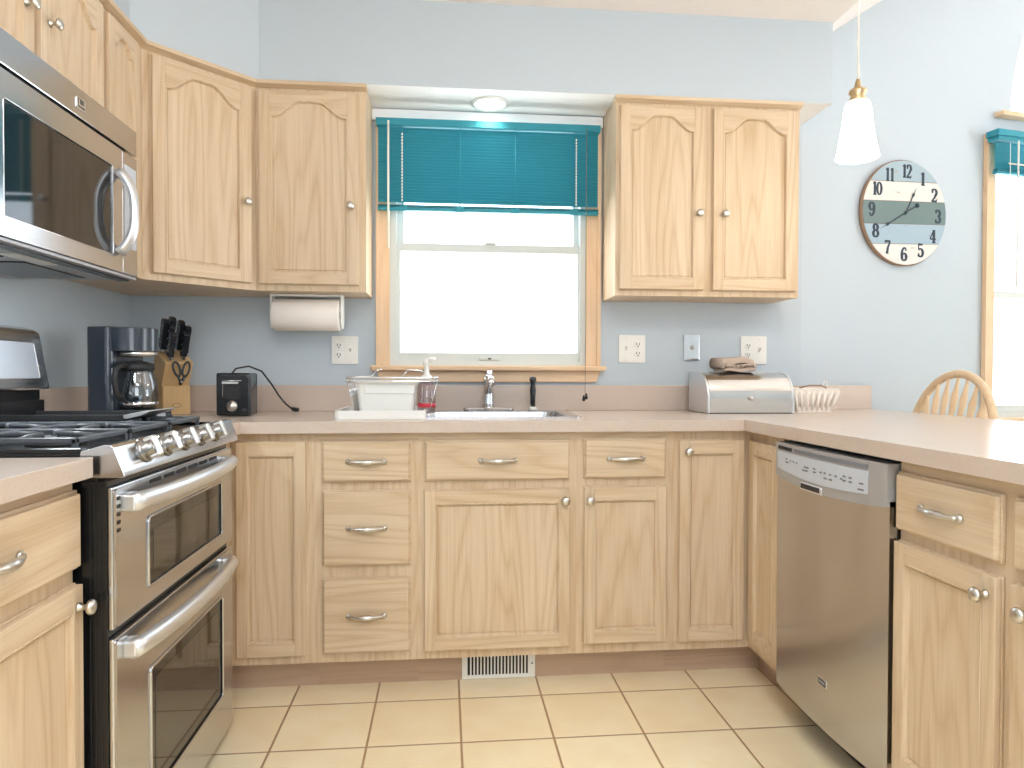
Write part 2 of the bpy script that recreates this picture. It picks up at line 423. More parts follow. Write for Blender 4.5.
inner = [(ctr - RA + .02, 2.37), (ctr + RA - .02, 2.37)] + arc(ctr, 2.37, RA - .02, 0, PI, 32)[1:-1]
B(VINYL).sheet(hole3, [inner], 0.05, d0=0.05).build('arched_frame', w3)
B(PANE).prism(inner, 'xz', 0.07, 0.074).build('arched_pane', w3)
B(TRIMH).box(1.113, 3.39, -0.05, 0.0, 2.328, 2.352, 0.006).build('stool', w3)

# ------------------------------------------------------------------ blinds
def blind(name, label, loc, rz, x0, x1, ztop, zbot, y, gap=True, wand=True, ladders=()):
    t = thing(name, label, 'window blind', loc, rz)
    B(TEAL).box(x0, x1, y - 0.022, y + 0.012, ztop - 0.030, ztop, 0.003).box(x0 - .001, x1 + .001, y - 0.024, y - 0.021, ztop - 0.028, ztop, 0.001).build('headrail', t)
    sl = B(TEAL); z = ztop - 0.038; zt = zbot + (0.042 if gap else 0.02); n = int(math.ceil((z - zt) / 0.0128)) + 1
    for i in range(n):
        zz = z - (z - zt) * i / (n - 1)
        Mx = Matrix.Translation((0, y, zz)) @ Euler((math.radians(-56), 0, 0)).to_matrix().to_4x4()
        sl.prism([(-0.0083, -0.0012), (-0.004, 0.0006), (0, 0.0012), (0.004, 0.0006), (0.0083, -0.0012), (0.0083, -0.0018), (0.004, 0.0), (0, 0.0006), (-0.004, 0.0), (-0.0083, -0.0018)], 'yz', x0 + .006, x1 - .006, 0, M=Mx)
    sl.build('slats', t)
    br = B(TEAL); br.box(x0 + .004, x1 - .004, y - 0.013, y + 0.013, zbot, zbot + 0.012, 0.003)
    for i in range(4): br.box(x0 + .006, x1 - .006, y - 0.0115, y + 0.0115, zbot + 0.0135 + i * 0.0025, zbot + 0.0145 + i * 0.0025)
    br.build('bottom_rail', t)
    for lx in ladders:
        B(TEAL).tube([(lx, y - 0.014, ztop - .030), (lx, y - 0.014, zbot)], 0.0012, 6).tube([(lx, y + 0.014, ztop - .030), (lx, y + 0.014, zbot)], 0.0012, 6).box(lx - .018, lx + .018, y - 0.016, y + 0.0, zbot - .003, zbot + 0.018, .004).build('ladder_cord', t)
    return t
t = blind('window_blind', 'teal slatted blind half raised over the sink window', (0, 0, 0), 0, -0.295, 0.636, 2.116, 1.744, -0.05, ladders=(-0.188, 0.047, 0.277, 0.528))
for lx in (-0.19, 0.533):
    q = B(CREAMC)
    for i in range(22): q.box(lx - .0025, lx + .0025, -0.074, -0.0725, 2.055 - i * 0.0128 - .0085, 2.055 - i * 0.0128)
    q.build('lift_cord', t)
B(CREAMC).tube([(-0.245, -0.085, 2.10), (-0.245, -0.085, 1.583)], 0.0042, 8).build('tilt_wand', t)
B(TANC).tube([(0.574, -0.085, 2.10), (0.574, -0.085, 1.25), (0.572, -0.085, 1.05), (0.572, -0.085, 0.98)], 0.0013, 6).build('pull_cord', t)
tz = B(BLACKM)
tz.lathe([(0.003, 0), (0.007, .004), (0.004, .022), (0.002, .026)], (0.566, -0.085, 0.956)).lathe([(0.003, 0), (0.007, .004), (0.004, .022), (0.002, .026)], (0.577, -0.085, 0.964))
tz.build('cord_tassel', t)
t = blind('window_blind', 'teal slatted blind drawn up above the dining window', (BX, 0, 0), TH, 1.045, 3.45, 2.236, 2.035, -0.06, gap=False, ladders=(1.9, 2.7))
B(TEAL).box(1.02, 3.48, -0.10, -0.035, 2.205, 2.236, 0.003).box(1.03, 3.47, -0.094, -0.035, 2.188, 2.207, 0.003).build('valance', t)
B(CREAMC).tube([(1.14, -0.105, 2.185), (1.14, -0.105, 1.49)], 0.004, 8).build('tilt_wand', t)
B(CREAMC).tube([(1.115, -0.085, 2.18), (1.115, -0.085, 2.03)], 0.0015, 6).tube([(1.11, -0.082, 2.082), (1.6, -0.082, 2.082)], 0.0035, 6).build('lift_cord', t)

# ------------------------------------------------------------------ cabinet builders (local frame: front faces -y, x to the right, z up)
def knob(parent, x, z, y=-0.02, M=None):
    k = B(NICKEL)
    k.lathe([(0.009, 0), (0.009, 0.003), (0.0055, 0.006), (0.005, 0.014), (0.0125, 0.019), (0.0150, 0.023), (0.0125, 0.028), (0.006, 0.0305), (0, 0.031)], (x, y, z), (0, -1, 0), 20)
    return k.build('knob', parent, M)
def pull(parent, x, z, y=-0.02, M=None):
    k = B(NICKEL)
    h = 0.055
    pts = []; rs = []
    for i in range(17):
        a = -1 + 2 * i / 16
        pts.append((x + a * h, y - 0.007 - 0.015 * (1 - a ** 2) ** 0.8, z))
        rs.append(0.0046 + 0.0052 * max(0, math.cos(a * PI / 2)) ** 3 + (0.002 if abs(a) > .9 else 0))
    k.tube(pts, rs, 10)
    for s_ in (-1, 1):
        k.lathe([(0.0085, 0), (0.0095, 0.002), (0.0085, 0.006), (0.004, 0.009), (0, 0.0095)], (x + s_ * (h + .003), y, z), (0, -1, 0), 16)
    return k.build('pull_handle', parent, M)
def arch_top(x0, x1, z1, rise):
    # cathedral outline from (x1,z) over to (x0,z): flat shoulders, S-curve, rounded crest
    n = 28; out = []
    for i in range(n + 1):
        t = i / n; x = x1 + (x0 - x1) * t
        a = abs(t - 0.5) * 2            # 1 at the ends, 0 at the crest
        if a > 0.9: hgt = 0.0
        else:
            q = 1 - a / 0.9
            w = min(1.0, q * 1.35)
            hgt = 0.86 * w * w * (3 - 2 * w) + 0.14 * q * (2 - q)
        out.append((x, z1 - rise + rise * hgt))
    return out
def door(parent, x0, x1, z0, z1, arched=False, kn=None, M=None, sw=0.036, rw=0.045, name='door'):
    d = B(OV, OH)
    T, Bk = -0.020, -0.006
    e = 0.0025
    d.box(x0, x1, Bk, -0.0005, z0, z1, 0.002, 0)
    ix0, ix1, iz0 = x0 + sw, x1 - sw, z0 + rw
    rise = min(0.058, (x1 - x0) * 0.17) if arched else 0
    iz1 = z1 - (0.036 if arched else rw)
    d.box(x0 + e, ix0, T, Bk, z0 + e, z1 - e, 0.0012, 0, seg=1)
    d.box(ix1, x1 - e, T, Bk, z0 + e, z1 - e, 0.0012, 0, seg=1)
    d.box(ix0, ix1, T, Bk, z0 + e, iz0, 0.0008, 1, seg=1)
    if arched:
        top = arch_top(ix0, ix1, iz1, rise)
        d.prism(top + [(ix0, z1 - e), (ix1, z1 - e)], 'xz', T + 0.0003, Bk, 0, 1)
        loop = [(ix0, iz0), (ix1, iz0)] + top
    else:
        d.box(ix0, ix1, T, Bk, iz1, z1 - e, 0.0008, 1, seg=1)
        loop = [(ix0, iz0), (ix1, iz0), (ix1, iz1), (ix0, iz1)]
    o = d.build(name, parent, M)
    # bead round the opening and the flat panel
    p = B(OV)
    k = len(loop)
    def off(dist):
        res = []
        for i in range(k):
            a, b_, c_ = Vector(loop[i - 1]), Vector(loop[i]), Vector(loop[(i + 1) % k])
            n1 = (b_ - a); n2 = (c_ - b_)
            n1 = Vector((-n1.y, n1.x)).normalized() if n1.length > 1e-9 else Vector((0, 0))
            n2 = Vector((-n2.y, n2.x)).normalized() if n2.length > 1e-9 else n1
            m_ = (n1 + n2)
            m_ = m_ / max(m_.length_squared / 2, 0.3)
            res.append(b_ + m_ * dist)
        return res
    prof = [(0.0, -0.0195), (0.0022, -0.0206), (0.0052, -0.0190), (0.0062, -0.0130), (0.0078, -0.0085), (0.0105, -0.0080), (0.0130, -0.0105)]
    t = bmesh.new(); rings = []
    for dist, y in prof:
        rings.append([t.verts.new((q.x, y, q.y)) for q in off(dist)])
    for A, C in zip(rings, rings[1:]):
        for i in range(k): t.faces.new((A[i], A[(i + 1) % k], C[(i + 1) % k], C[i]))
    t.faces.new(rings[-1])
    bmesh.ops.recalc_face_normals(t, faces=t.faces)
    # make the panel face the front
    big = max(t.faces, key=lambda f: f.calc_area())
    if big.normal.y > 0: bmesh.ops.reverse_faces(t, faces=t.faces)
    me = bpy.data.meshes.new('tmp'); t.to_mesh(me); t.free(); p.bm.from_mesh(me); bpy.data.meshes.remove(me)
    p.build('door_panel', o, M)
    if kn: knob(o, kn[0], kn[1], -0.020, M)
    return o
def drawer(parent, x0, x1, z0, z1, M=None, px=None, name='drawer'):
    d = B(OH)
    d.box(x0, x1, -0.010, -0.0005, z0, z1, 0.002)
    e = 0.003
    d.prism([(x0 + e, -0.010), (x1 - e, -0.010), (x1 - e - .005, -0.0195), (x0 + e + .005, -0.0195)], 'xy', z0 + e + .003, z1 - e - .003, 0.0022)
    o = d.build(name, parent, M)
    pull(o, (x0 + x1) / 2 if px is None else px, (z0 + z1) / 2, -0.0195, M)
    return o
DZ = (0.140, 0.684)      # base door height
WZ = (0.711, 0.848)      # top drawer height
def base_cabinet(label, loc, rz, w, depth=0.60, carc=None, kick=True, ktop=0.108):
    t = thing('base_cabinet', label, 'cabinet', loc, rz)
    c_ = B(OV, OH)
    if carc: carc(c_)
    else: c_.box(0, w, 0, depth, 0.108, 0.875, 0)
    c_.box(0.0, w, -0.0006, 0.0, 0.849, 0.8745, 0, 1)
    c_.build('carcass', t)
    if kick: B(KICK).box(0, w, 0.075, depth, 0.0, 0.108).build('toe_kick', t)
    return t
FY = -0.61
# back run ----------------------------------------------------------
def lcar(c_): c_.box(0.5774, 0.845, 0, 0.60, 0.108, 0.875).box(0.01, 0.5774, -0.19, 0.60, 0.108, 0.875)
t = thing('base_cabinet', 'corner oak base cabinet with one plain door beside the range', 'cabinet', (WL, FY, 0), 0)
c_ = B(OV); c_.box(0.5774, 0.845, 0, 0.60, 0.108, 0.875); c_.box(0.01, 0.5774, -0.19, 0.60, 0.108, 0.875); c_.build('carcass', t)
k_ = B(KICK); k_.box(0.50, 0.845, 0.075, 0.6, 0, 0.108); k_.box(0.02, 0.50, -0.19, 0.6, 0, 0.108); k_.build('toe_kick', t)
door(t, -0.694 - WL, -0.468 - WL, 0.138, 0.849)
t = base_cabinet('oak base cabinet with a stack of three drawers', (-0.445, FY, 0), 0, 0.340)
drawer(t, 0.025, 0.318, *WZ); drawer(t, 0.026, 0.318, 0.432, 0.684); drawer(t, 0.026, 0.317, 0.141, 0.392)
t = base_cabinet('wide oak sink base cabinet with a floor register below its door', (-0.105, FY, 0), 0, 0.540, carc=lambda c_: c_.box(0, .54, 0, .018, .108, .875).box(0, .018, .018, .6, .108, .875).box(.522, .54, .018, .6, .108, .875).box(.018, .522, .018, .6, .108, .126).box(.018, .522, .588, .6, .126, .875))
drawer(t, 0.021, 0.517, *WZ, name='false_drawer_front'); door(t, 0.021, 0.517, 0.139, 0.682, kn=(0.497, 0.642))
t = base_cabinet('narrow oak base cabinet with one drawer over one door right of the sink base', (0.435, FY, 0), 0, 0.335)
drawer(t, 0.023, 0.314, 0.713, 0.851); door(t, 0.023, 0.315, 0.144, 0.687, kn=(0.042, 0.642))
# right corner, bi-fold doors on both runs
t = thing('base_cabinet', 'oak corner base cabinet with two folding doors beside the dishwasher', 'cabinet', (0.77, FY, 0), 0)
c_ = B(OV); c_.box(0, 0.2856, 0, 0.60, 0.108, 0.875); c_.box(0.2856, 0.845, -0.246, 0.60, 0.108, 0.875); c_.build('carcass', t)
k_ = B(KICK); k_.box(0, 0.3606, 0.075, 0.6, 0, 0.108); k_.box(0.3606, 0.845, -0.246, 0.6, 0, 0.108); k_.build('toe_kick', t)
door(t, 0.022, 0.258, 0.139, 0.845, kn=(0.051, 0.805))
Mr = Matrix.Translation((0.2856, -0.026, 0)) @ Matrix.Rotation(-PI / 2, 4, 'Z')
door(t, 0.004, 0.218, 0.139, 0.845, M=Mr)
# peninsula ------------------------------------------------------------
PX = 1.0556
def pen(label, y0, w):
    return base_cabinet(label, (PX, y0, 0), -PI / 2, w, depth=0.56)
t = pen('oak peninsula cabinet with drawers and paired doors at the right edge', -1.4205, 0.66)
drawer(t, 0.001, 0.307, 0.710, 0.846); door(t, 0.001, 0.307, 0.139, 0.686, kn=(0.281, 0.646))
drawer(t, 0.338, 0.63, 0.710, 0.846); door(t, 0.338, 0.63, 0.139, 0.686, kn=(0.383, 0.641))
# left run -----------------------------------------------------------
LX = -0.7126
t = base_cabinet('oak base cabinet left of the range with one drawer and one door', (LX, -2.06, 0), PI / 2, 0.483, depth=0.575)
drawer(t, 0.012, 0.483, 0.705, 0.853, px=0.228); door(t, 0.012, 0.483, 0.139, 0.678, kn=(0.462, 0.637))

# wall cabinets ---------------------------------------------------------
def wall_cabinet(label, loc, rz, w, h, depth, carc=None, crown=None):
    t = thing('wall_cabinet', label, 'cabinet', loc, rz)
    c_ = B(OV, OH, OD)
    if carc: carc(c_)
    else: c_.box(0, w, 0, depth, 0, h, 0.001)
    c_.build('carcass', t)
    cr_ = B(OH)
    if crown: crown(cr_)
    else: cr_.prism([(0.0, h - 0.022), (-0.024, h - 0.012), (-0.026, h), (0.02, h), (0.02, h - 0.022)], 'yz', -0.004, w + 0.004)
    cr_.build('crown_moulding', t)
    return t
UB, UT = 1.385, SOF_B - 0.0015
UH = UT - UB
DU = (1.408 - UB, 2.139 - UB)
U = -0.235
t = wall_cabinet('oak wall cabinet with one arched door above the paper towel', (-0.728, U, UB), 0, 0.411, UH, 0.234)
door(t, 0.012, 0.386, *DU, arched=True, kn=(0.356, 0.322), sw=0.043)
t = wall_cabinet('oak wall cabinet with two arched doors right of the window', (0.661, U, UB), 0, 0.764, UH, 0.234)
door(t, 0.013, 0.360, *DU, arched=True, kn=(0.335, 0.328), sw=0.043)
door(t, 0.394, 0.748, *DU, arched=True, kn=(0.440, 0.328), sw=0.043)
# diagonal corner: local frame turned 45 degrees
DA = Vector((-1.020, -0.525)); DB = Vector((-0.7285, -0.2335)); DL = (DB - DA).length
Md = (Matrix.Translation((DA.x, DA.y, 0)) @ Matrix.Rotation(PI / 4, 4, 'Z')).inverted()
def lp(x, y):
    v = Md @ Vector((x, y, 0)); return (v.x, v.y)
foot = [lp(DA.x, DA.y), lp(DB.x, DB.y), lp(-0.7285, -0.001), lp(WL + .001, -0.001), lp(WL + .001, -0.525)]
t = wall_cabinet('diagonal oak corner wall cabinet with one tall arched door', (DA.x, DA.y, UB), PI / 4, DL, UH, 0.2,
                 carc=lambda c_: c_.prism(foot, 'xy', 0, UH, 0.001),
                 crown=lambda c_: c_.prism([(0.0, UH - 0.022), (-0.024, UH - 0.012), (-0.026, UH), (0.02, UH), (0.02, UH - 0.022)], 'yz', -0.010, DL + 0.010))
door(t, 0.024, 0.386, *DU, arched=True, kn=(0.360, 0.322), sw=0.045)
LF = -1.020   # face of left wall cabinets
t = wall_cabinet('slim oak wall cabinet with arched door between microwave and corner', (LF, -0.798, UB), PI / 2, 0.272, UH, 0.269)
door(t, 0.008, 0.212, *DU, arched=True, sw=0.038)
MZ = 1.785
t = wall_cabinet('oak wall cabinet with two arched doors above the microwave', (LF, -1.562, MZ), PI / 2, 0.763, UT - MZ, 0.269)
door(t, 0.03, 0.400, 0.012, 2.139 - MZ, arched=True, kn=(0.364, 0.162), sw=0.042)
door(t, 0.424, 0.742, 0.012, 2.139 - MZ, arched=True, kn=(0.464, 0.162), sw=0.042)
t = wall_cabinet('oak wall cabinet beyond the left end of the microwave', (LF, -2.03, UB), PI / 2, 0.466, UH, 0.269)
door(t, 0.012, 0.45, *DU, arched=True, kn=(0.04, 0.322))

# ------------------------------------------------------------------ worktops
wt = thing('worktop', 'beige laminate worktop running along the back wall and peninsula', 'worktop', (0, 0, 0))
SK = (-0.150, 0.455, -0.505, -0.125)
outer = [(WL + .002, -0.002), (WL + .002, -0.806), (-0.6746, -0.806), (-0.6746, -0.648), (1.0176, -0.648), (1.0176, -2.16), (1.9334, -2.16), (1.9334, 0.062), (1.575, -0.004)]
q = B(LAM); q.sheet(outer, [[(SK[0], SK[2]), (SK[1], SK[2]), (SK[1], SK[3]), (SK[0], SK[3])]], 0.038, 'xy', d0=0.876)
q.build('slab', wt)
q = B(LAM); q.box(WL + .021, 1.565, -0.020, -0.002, CT, 1.022, 0.002)
q.build('backsplash', wt)
q = B(LAM); q.box(0, 0.372, -0.020, -0.002, CT, 1.022, 0.002)
q.build('backsplash', wt, Matrix.Translation((1.566, 0.0, 0)) @ Matrix.Rotation(TH, 4, 'Z'))
q = B(LAM); q.box(WL + .002, WL + .020, -0.806, -0.002, CT, 1.022, 0.002); q.build('backsplash', wt)
wt2 = thing('worktop', 'short beige laminate worktop left of the range', 'worktop', (0, 0, 0))
B(LAM).box(WL + .002, -0.6746, -2.07, -1.576, 0.876, CT, 0.001).build('slab', wt2)
B(LAM).box(WL + .002, WL + .02, -2.07, -1.576, CT + .0005, 1.022, 0.002).build('backsplash', wt2)

# ------------------------------------------------------------------ floor register
t = thing('floor_register', 'white slotted metal register set in the toe kick', 'vent', (0.175, -0.535, 0.0))
fr = B(PLAST)
fr.sheet([(-0.129, 0.002), (0.128, 0.002), (0.128, 0.088), (-0.129, 0.088)], [[(-0.110, 0.014), (0.108, 0.014), (0.108, 0.081), (-0.110, 0.081)]], 0.005, d0=-0.006)
fr.build('frame', t)
q = B(PLAST)
for i in range(18): q.box(-0.101 + i * 0.012, -0.096 + i * 0.012, -0.005, -0.0015, 0.014, 0.081)
q.build('slats', t)
B(SLOT).box(-0.110, 0.108, -0.0014, -0.0005, 0.014, 0.081).build('duct_opening', t)
B(SLOT).lathe([(0.003, 0), (0.002, .001), (0, .001)], (0.118, -0.0062, 0.05), (0, -1, 0), 10).build('screw', t)

# ------------------------------------------------------------------ gas range (front faces +X)
RG = thing('gas_range', 'stainless double oven gas range with black cooktop', 'stove', (-0.646, -1.562, 0), PI / 2)
WR = 0.730
q = B(BLACK); q.box(0.004, WR - .004, 0.030, 0.60, 0.03, 0.90, 0.003)
q.box(0.002, WR - .002, 0.012, 0.06, 0.03, 0.866, 0.002)
for i in range(3): q.box(0.0, 0.005, 0.022 + i * 0.010, 0.027 + i * 0.010, 0.06, 0.86, 0.001)
for fx in (0.06, WR - .06):
    for fy in (0.1, 0.55): q.lathe([(0.02, 0), (0.02, .03)], (fx, fy, 0), n=12)
q.build('oven_body', RG)
q = B(BLACK)
q.box(0.0, WR, 0.056, 0.60, 0.898, 0.922, 0.004)
q.box(0.0, 0.022, 0.056, 0.60, 0.918, 0.929, 0.003); q.box(WR - .022, WR, 0.056, 0.60, 0.918, 0.929, 0.003)
q.build('cooktop', RG)
q = B(STEEL)
prof = [(0.06, 0.915), (0.058, 0.924), (0.045, 0.927), (0.014, 0.936), (0.004, 0.935), (-0.002, 0.930), (-0.020, 0.882), (-0.022, 0.875), (-0.018, 0.872), (0.037, 0.872), (0.06, 0.88)]
q.prism(prof, 'yz', 0.0, WR, 0.0015)
q.build('control_panel', RG)
for i in range(5):
    kx = 0.118 + i * 0.1085
    kt = B(NICKEL, KNOBM)
    ax = Vector((0, -0.92, 0.39)).normalized(); c0 = Vector((kx, -0.008, 0.912))
    kt.lathe([(0.0265, -0.006), (0.0265, 0.003), (0.0245, 0.007), (0.0185, 0.009), (0.0180, 0.024), (0.0165, 0.0265), (0, 0.027)], c0, ax, 28, mi=1)
    Mk = Matrix.Translation(c0) @ Vector((0, 0, 1)).rotation_difference(ax).to_matrix().to_4x4()
    kt.box(-0.009, 0.009, -0.0225, 0.0225, 0.008, 0.033, 0.004, mi=0, M=Mk)
    kt.build('knob', RG)
def oven_door(z0, z1, win, name):
    d = B(STEEL)
    x0, x1 = 0.001, WR - .001
    d.box(x0, x1, 0.001, 0.011, z0, z1, 0.003)
    wx0, wx1, wz0, wz1 = win
    d.sheet(rrect(x0 + .004, x1 - .004, z0 + .004, z1 - .004, 0.008), [rrect(wx0, wx1, wz0, wz1, 0.010)], 0.004, d0=-0.003)
    # bright raised lip round the glass
    lip = rrect(wx0, wx1, wz0, wz1, 0.010)
    d.tube([(a, -0.004, b_) for a, b_ in lip], 0.0035, 8, closed=True)
    for i in range(5):
        pass
    o = d.build(name, RG)
    g = B(BGLASS); g.prism(rrect(wx0, wx1, wz0, wz1, 0.010), 'xz', -0.0005, 0.0012); g.build('glass_border', o)
    m_ = 0.032
    B(OGLASS).box(wx0 + m_, wx1 - m_, -0.0012, -0.0004, wz0 + m_, wz1 - m_).build('window_pane', o)
    return o
def oven_handle(o, z):
    h = B(SATIN)
    n = 24; pts = []
    for i in range(n + 1):
        a = -1 + 2 * i / n
        pts.append((0.350 + a * 0.318, -0.022 - 0.024 * (1 - abs(a) ** 2.4), z))
    h.tube(pts, 0.0165, 14, flat=(1.0, 1.15))
    for s_ in (-1, 1):
        h.box(0.350 + s_ * 0.302 - 0.018, 0.350 + s_ * 0.302 + 0.018, -0.030, 0.0, z - 0.018, z + 0.018, 0.006)
    return h.build('handle', o)
ud = oven_door(0.578, 0.853, (0.148, 0.632, 0.617, 0.766), 'upper_oven_door')
oven_handle(ud, 0.818)
q = B(SLOT)
for i in range(5): q.box(0.010, 0.022, -0.0042, -0.002, 0.765 + i * 0.0155, 0.772 + i * 0.0155)
q.build('side_vent', ud)
q = B(SLOT)
for i in range(6): q.box(0.16 + i * 0.075, 0.215 + i * 0.075, -0.0042, -0.002, 0.836, 0.844, 0)
q.build('top_vent', ud)
ld = oven_door(0.032, 0.560, (0.155, 0.636, 0.155, 0.440), 'lower_oven_door')
oven_handle(ld, 0.528)
# backguard
q = B(STEEL)
q.prism([(0.518, 1.030), (0.522, 1.024), (0.640, 1.024), (0.640, 1.195), (0.590, 1.205), (0.560, 1.196), (0.545, 1.185)], 'yz', 0.0, WR + .025, 0.002)
bgd = q.build('backguard', RG)
# tilted face panels: slope from (y .518,z1.03) to (y .545,z1.185)
sl_a = math.atan2(0.027, 0.155)
Mt = Matrix.Translation((0, 0.5165, 1.033)) @ Matrix.Rotation(-sl_a, 4, 'X')
B(CHROME).tube([(a, -0.0005, b_) for a, b_ in rrect(0.06, WR - .020, 0.022, 0.128, 0.008)], 0.0018, 6, closed=True).build('panel_trim', bgd, Mt)
B(DISP).prism(rrect(0.062, WR - .022, 0.024, 0.126, 0.007), 'xz', -0.0012, 0.003).build('touch_panel', bgd, Mt)
B(DARKD).box(0.24, 0.50, -0.0022, -0.001, 0.045, 0.118).build('clock_display', bgd, Mt)
q = B(BLACK); q.box(0.01, WR + .013, 0.538, 0.64, 0.90, 1.024, 0.003); q.box(0.004, WR + .019, 0.528, 0.60, 0.93, 0.995, 0.004)
q.build('back_vent', RG)
# burners + grates
bi = 0
for bx_, by_, br_ in ((0.15, 0.18, 0.045), (0.15, 0.44, 0.036), (0.365, 0.30, 0.050), (0.580, 0.18, 0.052), (0.580, 0.44, 0.034)):
    q = B(IRON, BLACKM)
    q.lathe([(br_ + .012, 0), (br_ + .010, .006), (br_ * .8, .008)], (bx_, by_, 0.922), mi=1)
    q.lathe([(br_, .008), (br_, .014), (br_ - .006, .017), (0, .018)], (bx_, by_, 0.922), mi=0)
    q.build('burner_cap', RG)
for gx0, gx1 in ((0.026, 0.248), (0.256, 0.478), (0.486, 0.704)):
    g = B(IRON); zt = 0.947; r = 0.006
    gy0, gy1 = 0.078, 0.53
    mx_ = (gx0 + gx1) / 2
    for xx in (gx0 + .006, gx1 - .006): g.box(xx - .006, xx + .006, gy0, gy1, zt - .012, zt, 0.003)
    for yy in (gy0 + .006, (gy0 + gy1) / 2, gy1 - .006): g.box(gx0, gx1, yy - .006, yy + .006, zt - .012, zt, 0.003)
    for yy in (0.19, 0.42):
        for s_ in (-1, 1):
            g.tube([(mx_ + s_ * 0.108, yy, zt - .006), (mx_ + s_ * 0.07, yy, zt - .002), (mx_ + s_ * 0.022, yy, zt - .001), (mx_ + s_ * 0.02, yy, zt - .01)], [.006, .006, .005, .004], 8)
            g.tube([(mx_, yy + s_ * 0.10, zt - .006), (mx_, yy + s_ * 0.06, zt - .002), (mx_, yy + s_ * 0.022, zt - .001), (mx_, yy + s_ * 0.02, zt - .01)], [.006, .006, .005, .004], 8)
    for xx in (gx0 + .006, gx1 - .006):
        for yy in (gy0 + .006, gy1 - .006): g.box(xx - .005, xx + .005, yy - .005, yy + .005, 0.922, zt - .01, 0.002)
    g.build('grate', RG)
# griddle plate along the far side of the grates
t = thing('griddle_plate', 'long black griddle plate lying across the far burner grates', 'griddle', (-0.646, -1.562, 0.9475), PI / 2)
q = B(BLACKM); q.box(0.495, 0.706, 0.200, 0.540, 0.0, 0.005, 0.002)
for a in (0.495, 0.702): q.box(a, a + .004, 0.200, 0.540, 0.0, 0.016, 0.0015)
q.box(0.495, 0.706, 0.536, 0.540, 0.0, 0.016, 0.0015)
q.build('pan', t)
q = B(GREYPL); q.prism([(0.205, 0.002), (0.160, 0.014), (0.140, 0.024), (0.150, 0.026), (0.210, 0.014)], 'yz', 0.515, 0.69, 0.001)
q.build('lip_handle', t)

# ------------------------------------------------------------------ microwave over the range
MW = thing('microwave', 'stainless over-the-range microwave with curved vertical handle', 'microwave', (-0.920, -1.562, 1.345), PI / 2)
WM, HM = 0.762, 0.436
q = B(BLACK); q.box(0.002, WM - .002, 0.030, 0.366, 0.006, HM - .002, 0.003); q.build('case', MW)
q = B(STEEL); q.box(0, WM, 0.0, 0.032, 0.363, HM, 0.002); vt = q.build('vent_strip', MW)
bd = B(NICKEL); bd.prism(rrect(0.425, 0.465, 0.383, 0.412, 0.005), 'xz', -0.0025, 0.0); badge = bd.build('badge', vt)
q = B(DARKD); q.box(0.429, 0.461, -0.0032, -0.0024, 0.387, 0.408); q.build('badge_field', badge)
q = B(CHROME); q.box(0.431, 0.435, -0.004, -0.003, 0.39, 0.406); q.box(0.455, 0.459, -0.004, -0.003, 0.39, 0.406); q.box(0.435, 0.455, -0.004, -0.003, 0.39, 0.394); q.build('badge_mark', badge)
XD = 0.668
q = B(STEEL); q.sheet([(0.001, 0.010), (XD, 0.010), (XD, 0.354), (0.001, 0.354)], [rrect(0.141, 0.612, 0.052, 0.296, 0.006)], 0.030, d0=0.0)
md = q.build('door', MW)
B(BGLASS).prism(rrect(0.141, 0.612, 0.052, 0.296, 0.006), 'xz', 0.003, 0.012).build('window_pane', md)
B(CHROME).tube([(a, 0.000, b_) for a, b_ in rrect(0.141, 0.612, 0.052, 0.296, 0.006)], 0.0012, 6, closed=True).build('window_trim', md)
h = B(SATIN); pts = []
for i in range(21):
    a = -1 + 2 * i / 20
    pts.append((0.640, -0.004 - 0.040 * (1 - abs(a) ** 3.0), 0.174 + a * 0.112))
h.tube(pts, [0.012 + 0.004 * abs(-1 + 2 * i / 20) for i in range(21)], 14, flat=(1.25, 0.9))
h.build('handle', md)
q = B(STEEL); q.box(XD + .003, WM, 0.0, 0.030, 0.010, 0.354, 0.002); cpn = q.build('control_strip', MW)
B(KEYP).box(XD + .012, WM - .008, -0.0015, 0.001, 0.085, 0.32, 0.001).build('keypad', cpn)
q = B(GREYPL); q.box(0.0, WM, 0.004, 0.366, 0.0, 0.009, 0.002); ub = q.build('underside', MW)
q = B(BLACK)
q.box(0.01, WM - .01, 0.02, 0.05, -0.004, 0.0)
for x0 in (0.05, 0.42): q.box(x0, x0 + .29, 0.12, 0.30, -0.003, 0.0, .001)
q.build('grease_filter', ub)
q = B(WHITE); q.box(0.30, 0.46, 0.065, 0.105, -0.003, 0.0, .001); q.build('lamp_cover', ub)
area('added_cooktop_fill', (-1.005, -1.18, 1.338), (0, 0, 0), 0.04, 0.16, 4.5, (0.88, 0.97, 1.0))  # added fill to brighten the wall below the microwave

# ------------------------------------------------------------------ dishwasher (front faces -X)
DW = thing('dishwasher', 'stainless dishwasher with grey control console under the peninsula', 'dishwasher', (1.0356, -0.861, 0), -PI / 2)
WD = 0.556
def bow(x, d): return d - 0.0 - 0.016 * (1 - ((x - WD / 2) / (WD / 2)) ** 2)
q = B(BLACKM); q.box(0.004, WD - .004, 0.03, 0.55, 0.11, 0.868); q.build('tub', DW)
n = 24; xs = [0.003 + (WD - 0.006) * i / n for i in range(n + 1)]
q = B(STEELV)
q.prism([(x, bow(x, -0.004)) for x in xs] + [(WD - .003, 0.03), (0.003, 0.03)], 'xy', 0.100, 0.772, 0.0)
dd = q.build('door', DW)
q = B(GREYPL)
def swoop(x):
    s_ = (x - WD / 2) / (WD / 2); return 0.760 - 0.016 * (1 - s_ ** 2)
t_ = bmesh.new()
fa = [t_.verts.new((x, bow(x, -0.012), swoop(x))) for x in xs]; fb = [t_.verts.new((x, bow(x, -0.010), 0.862)) for x in xs]
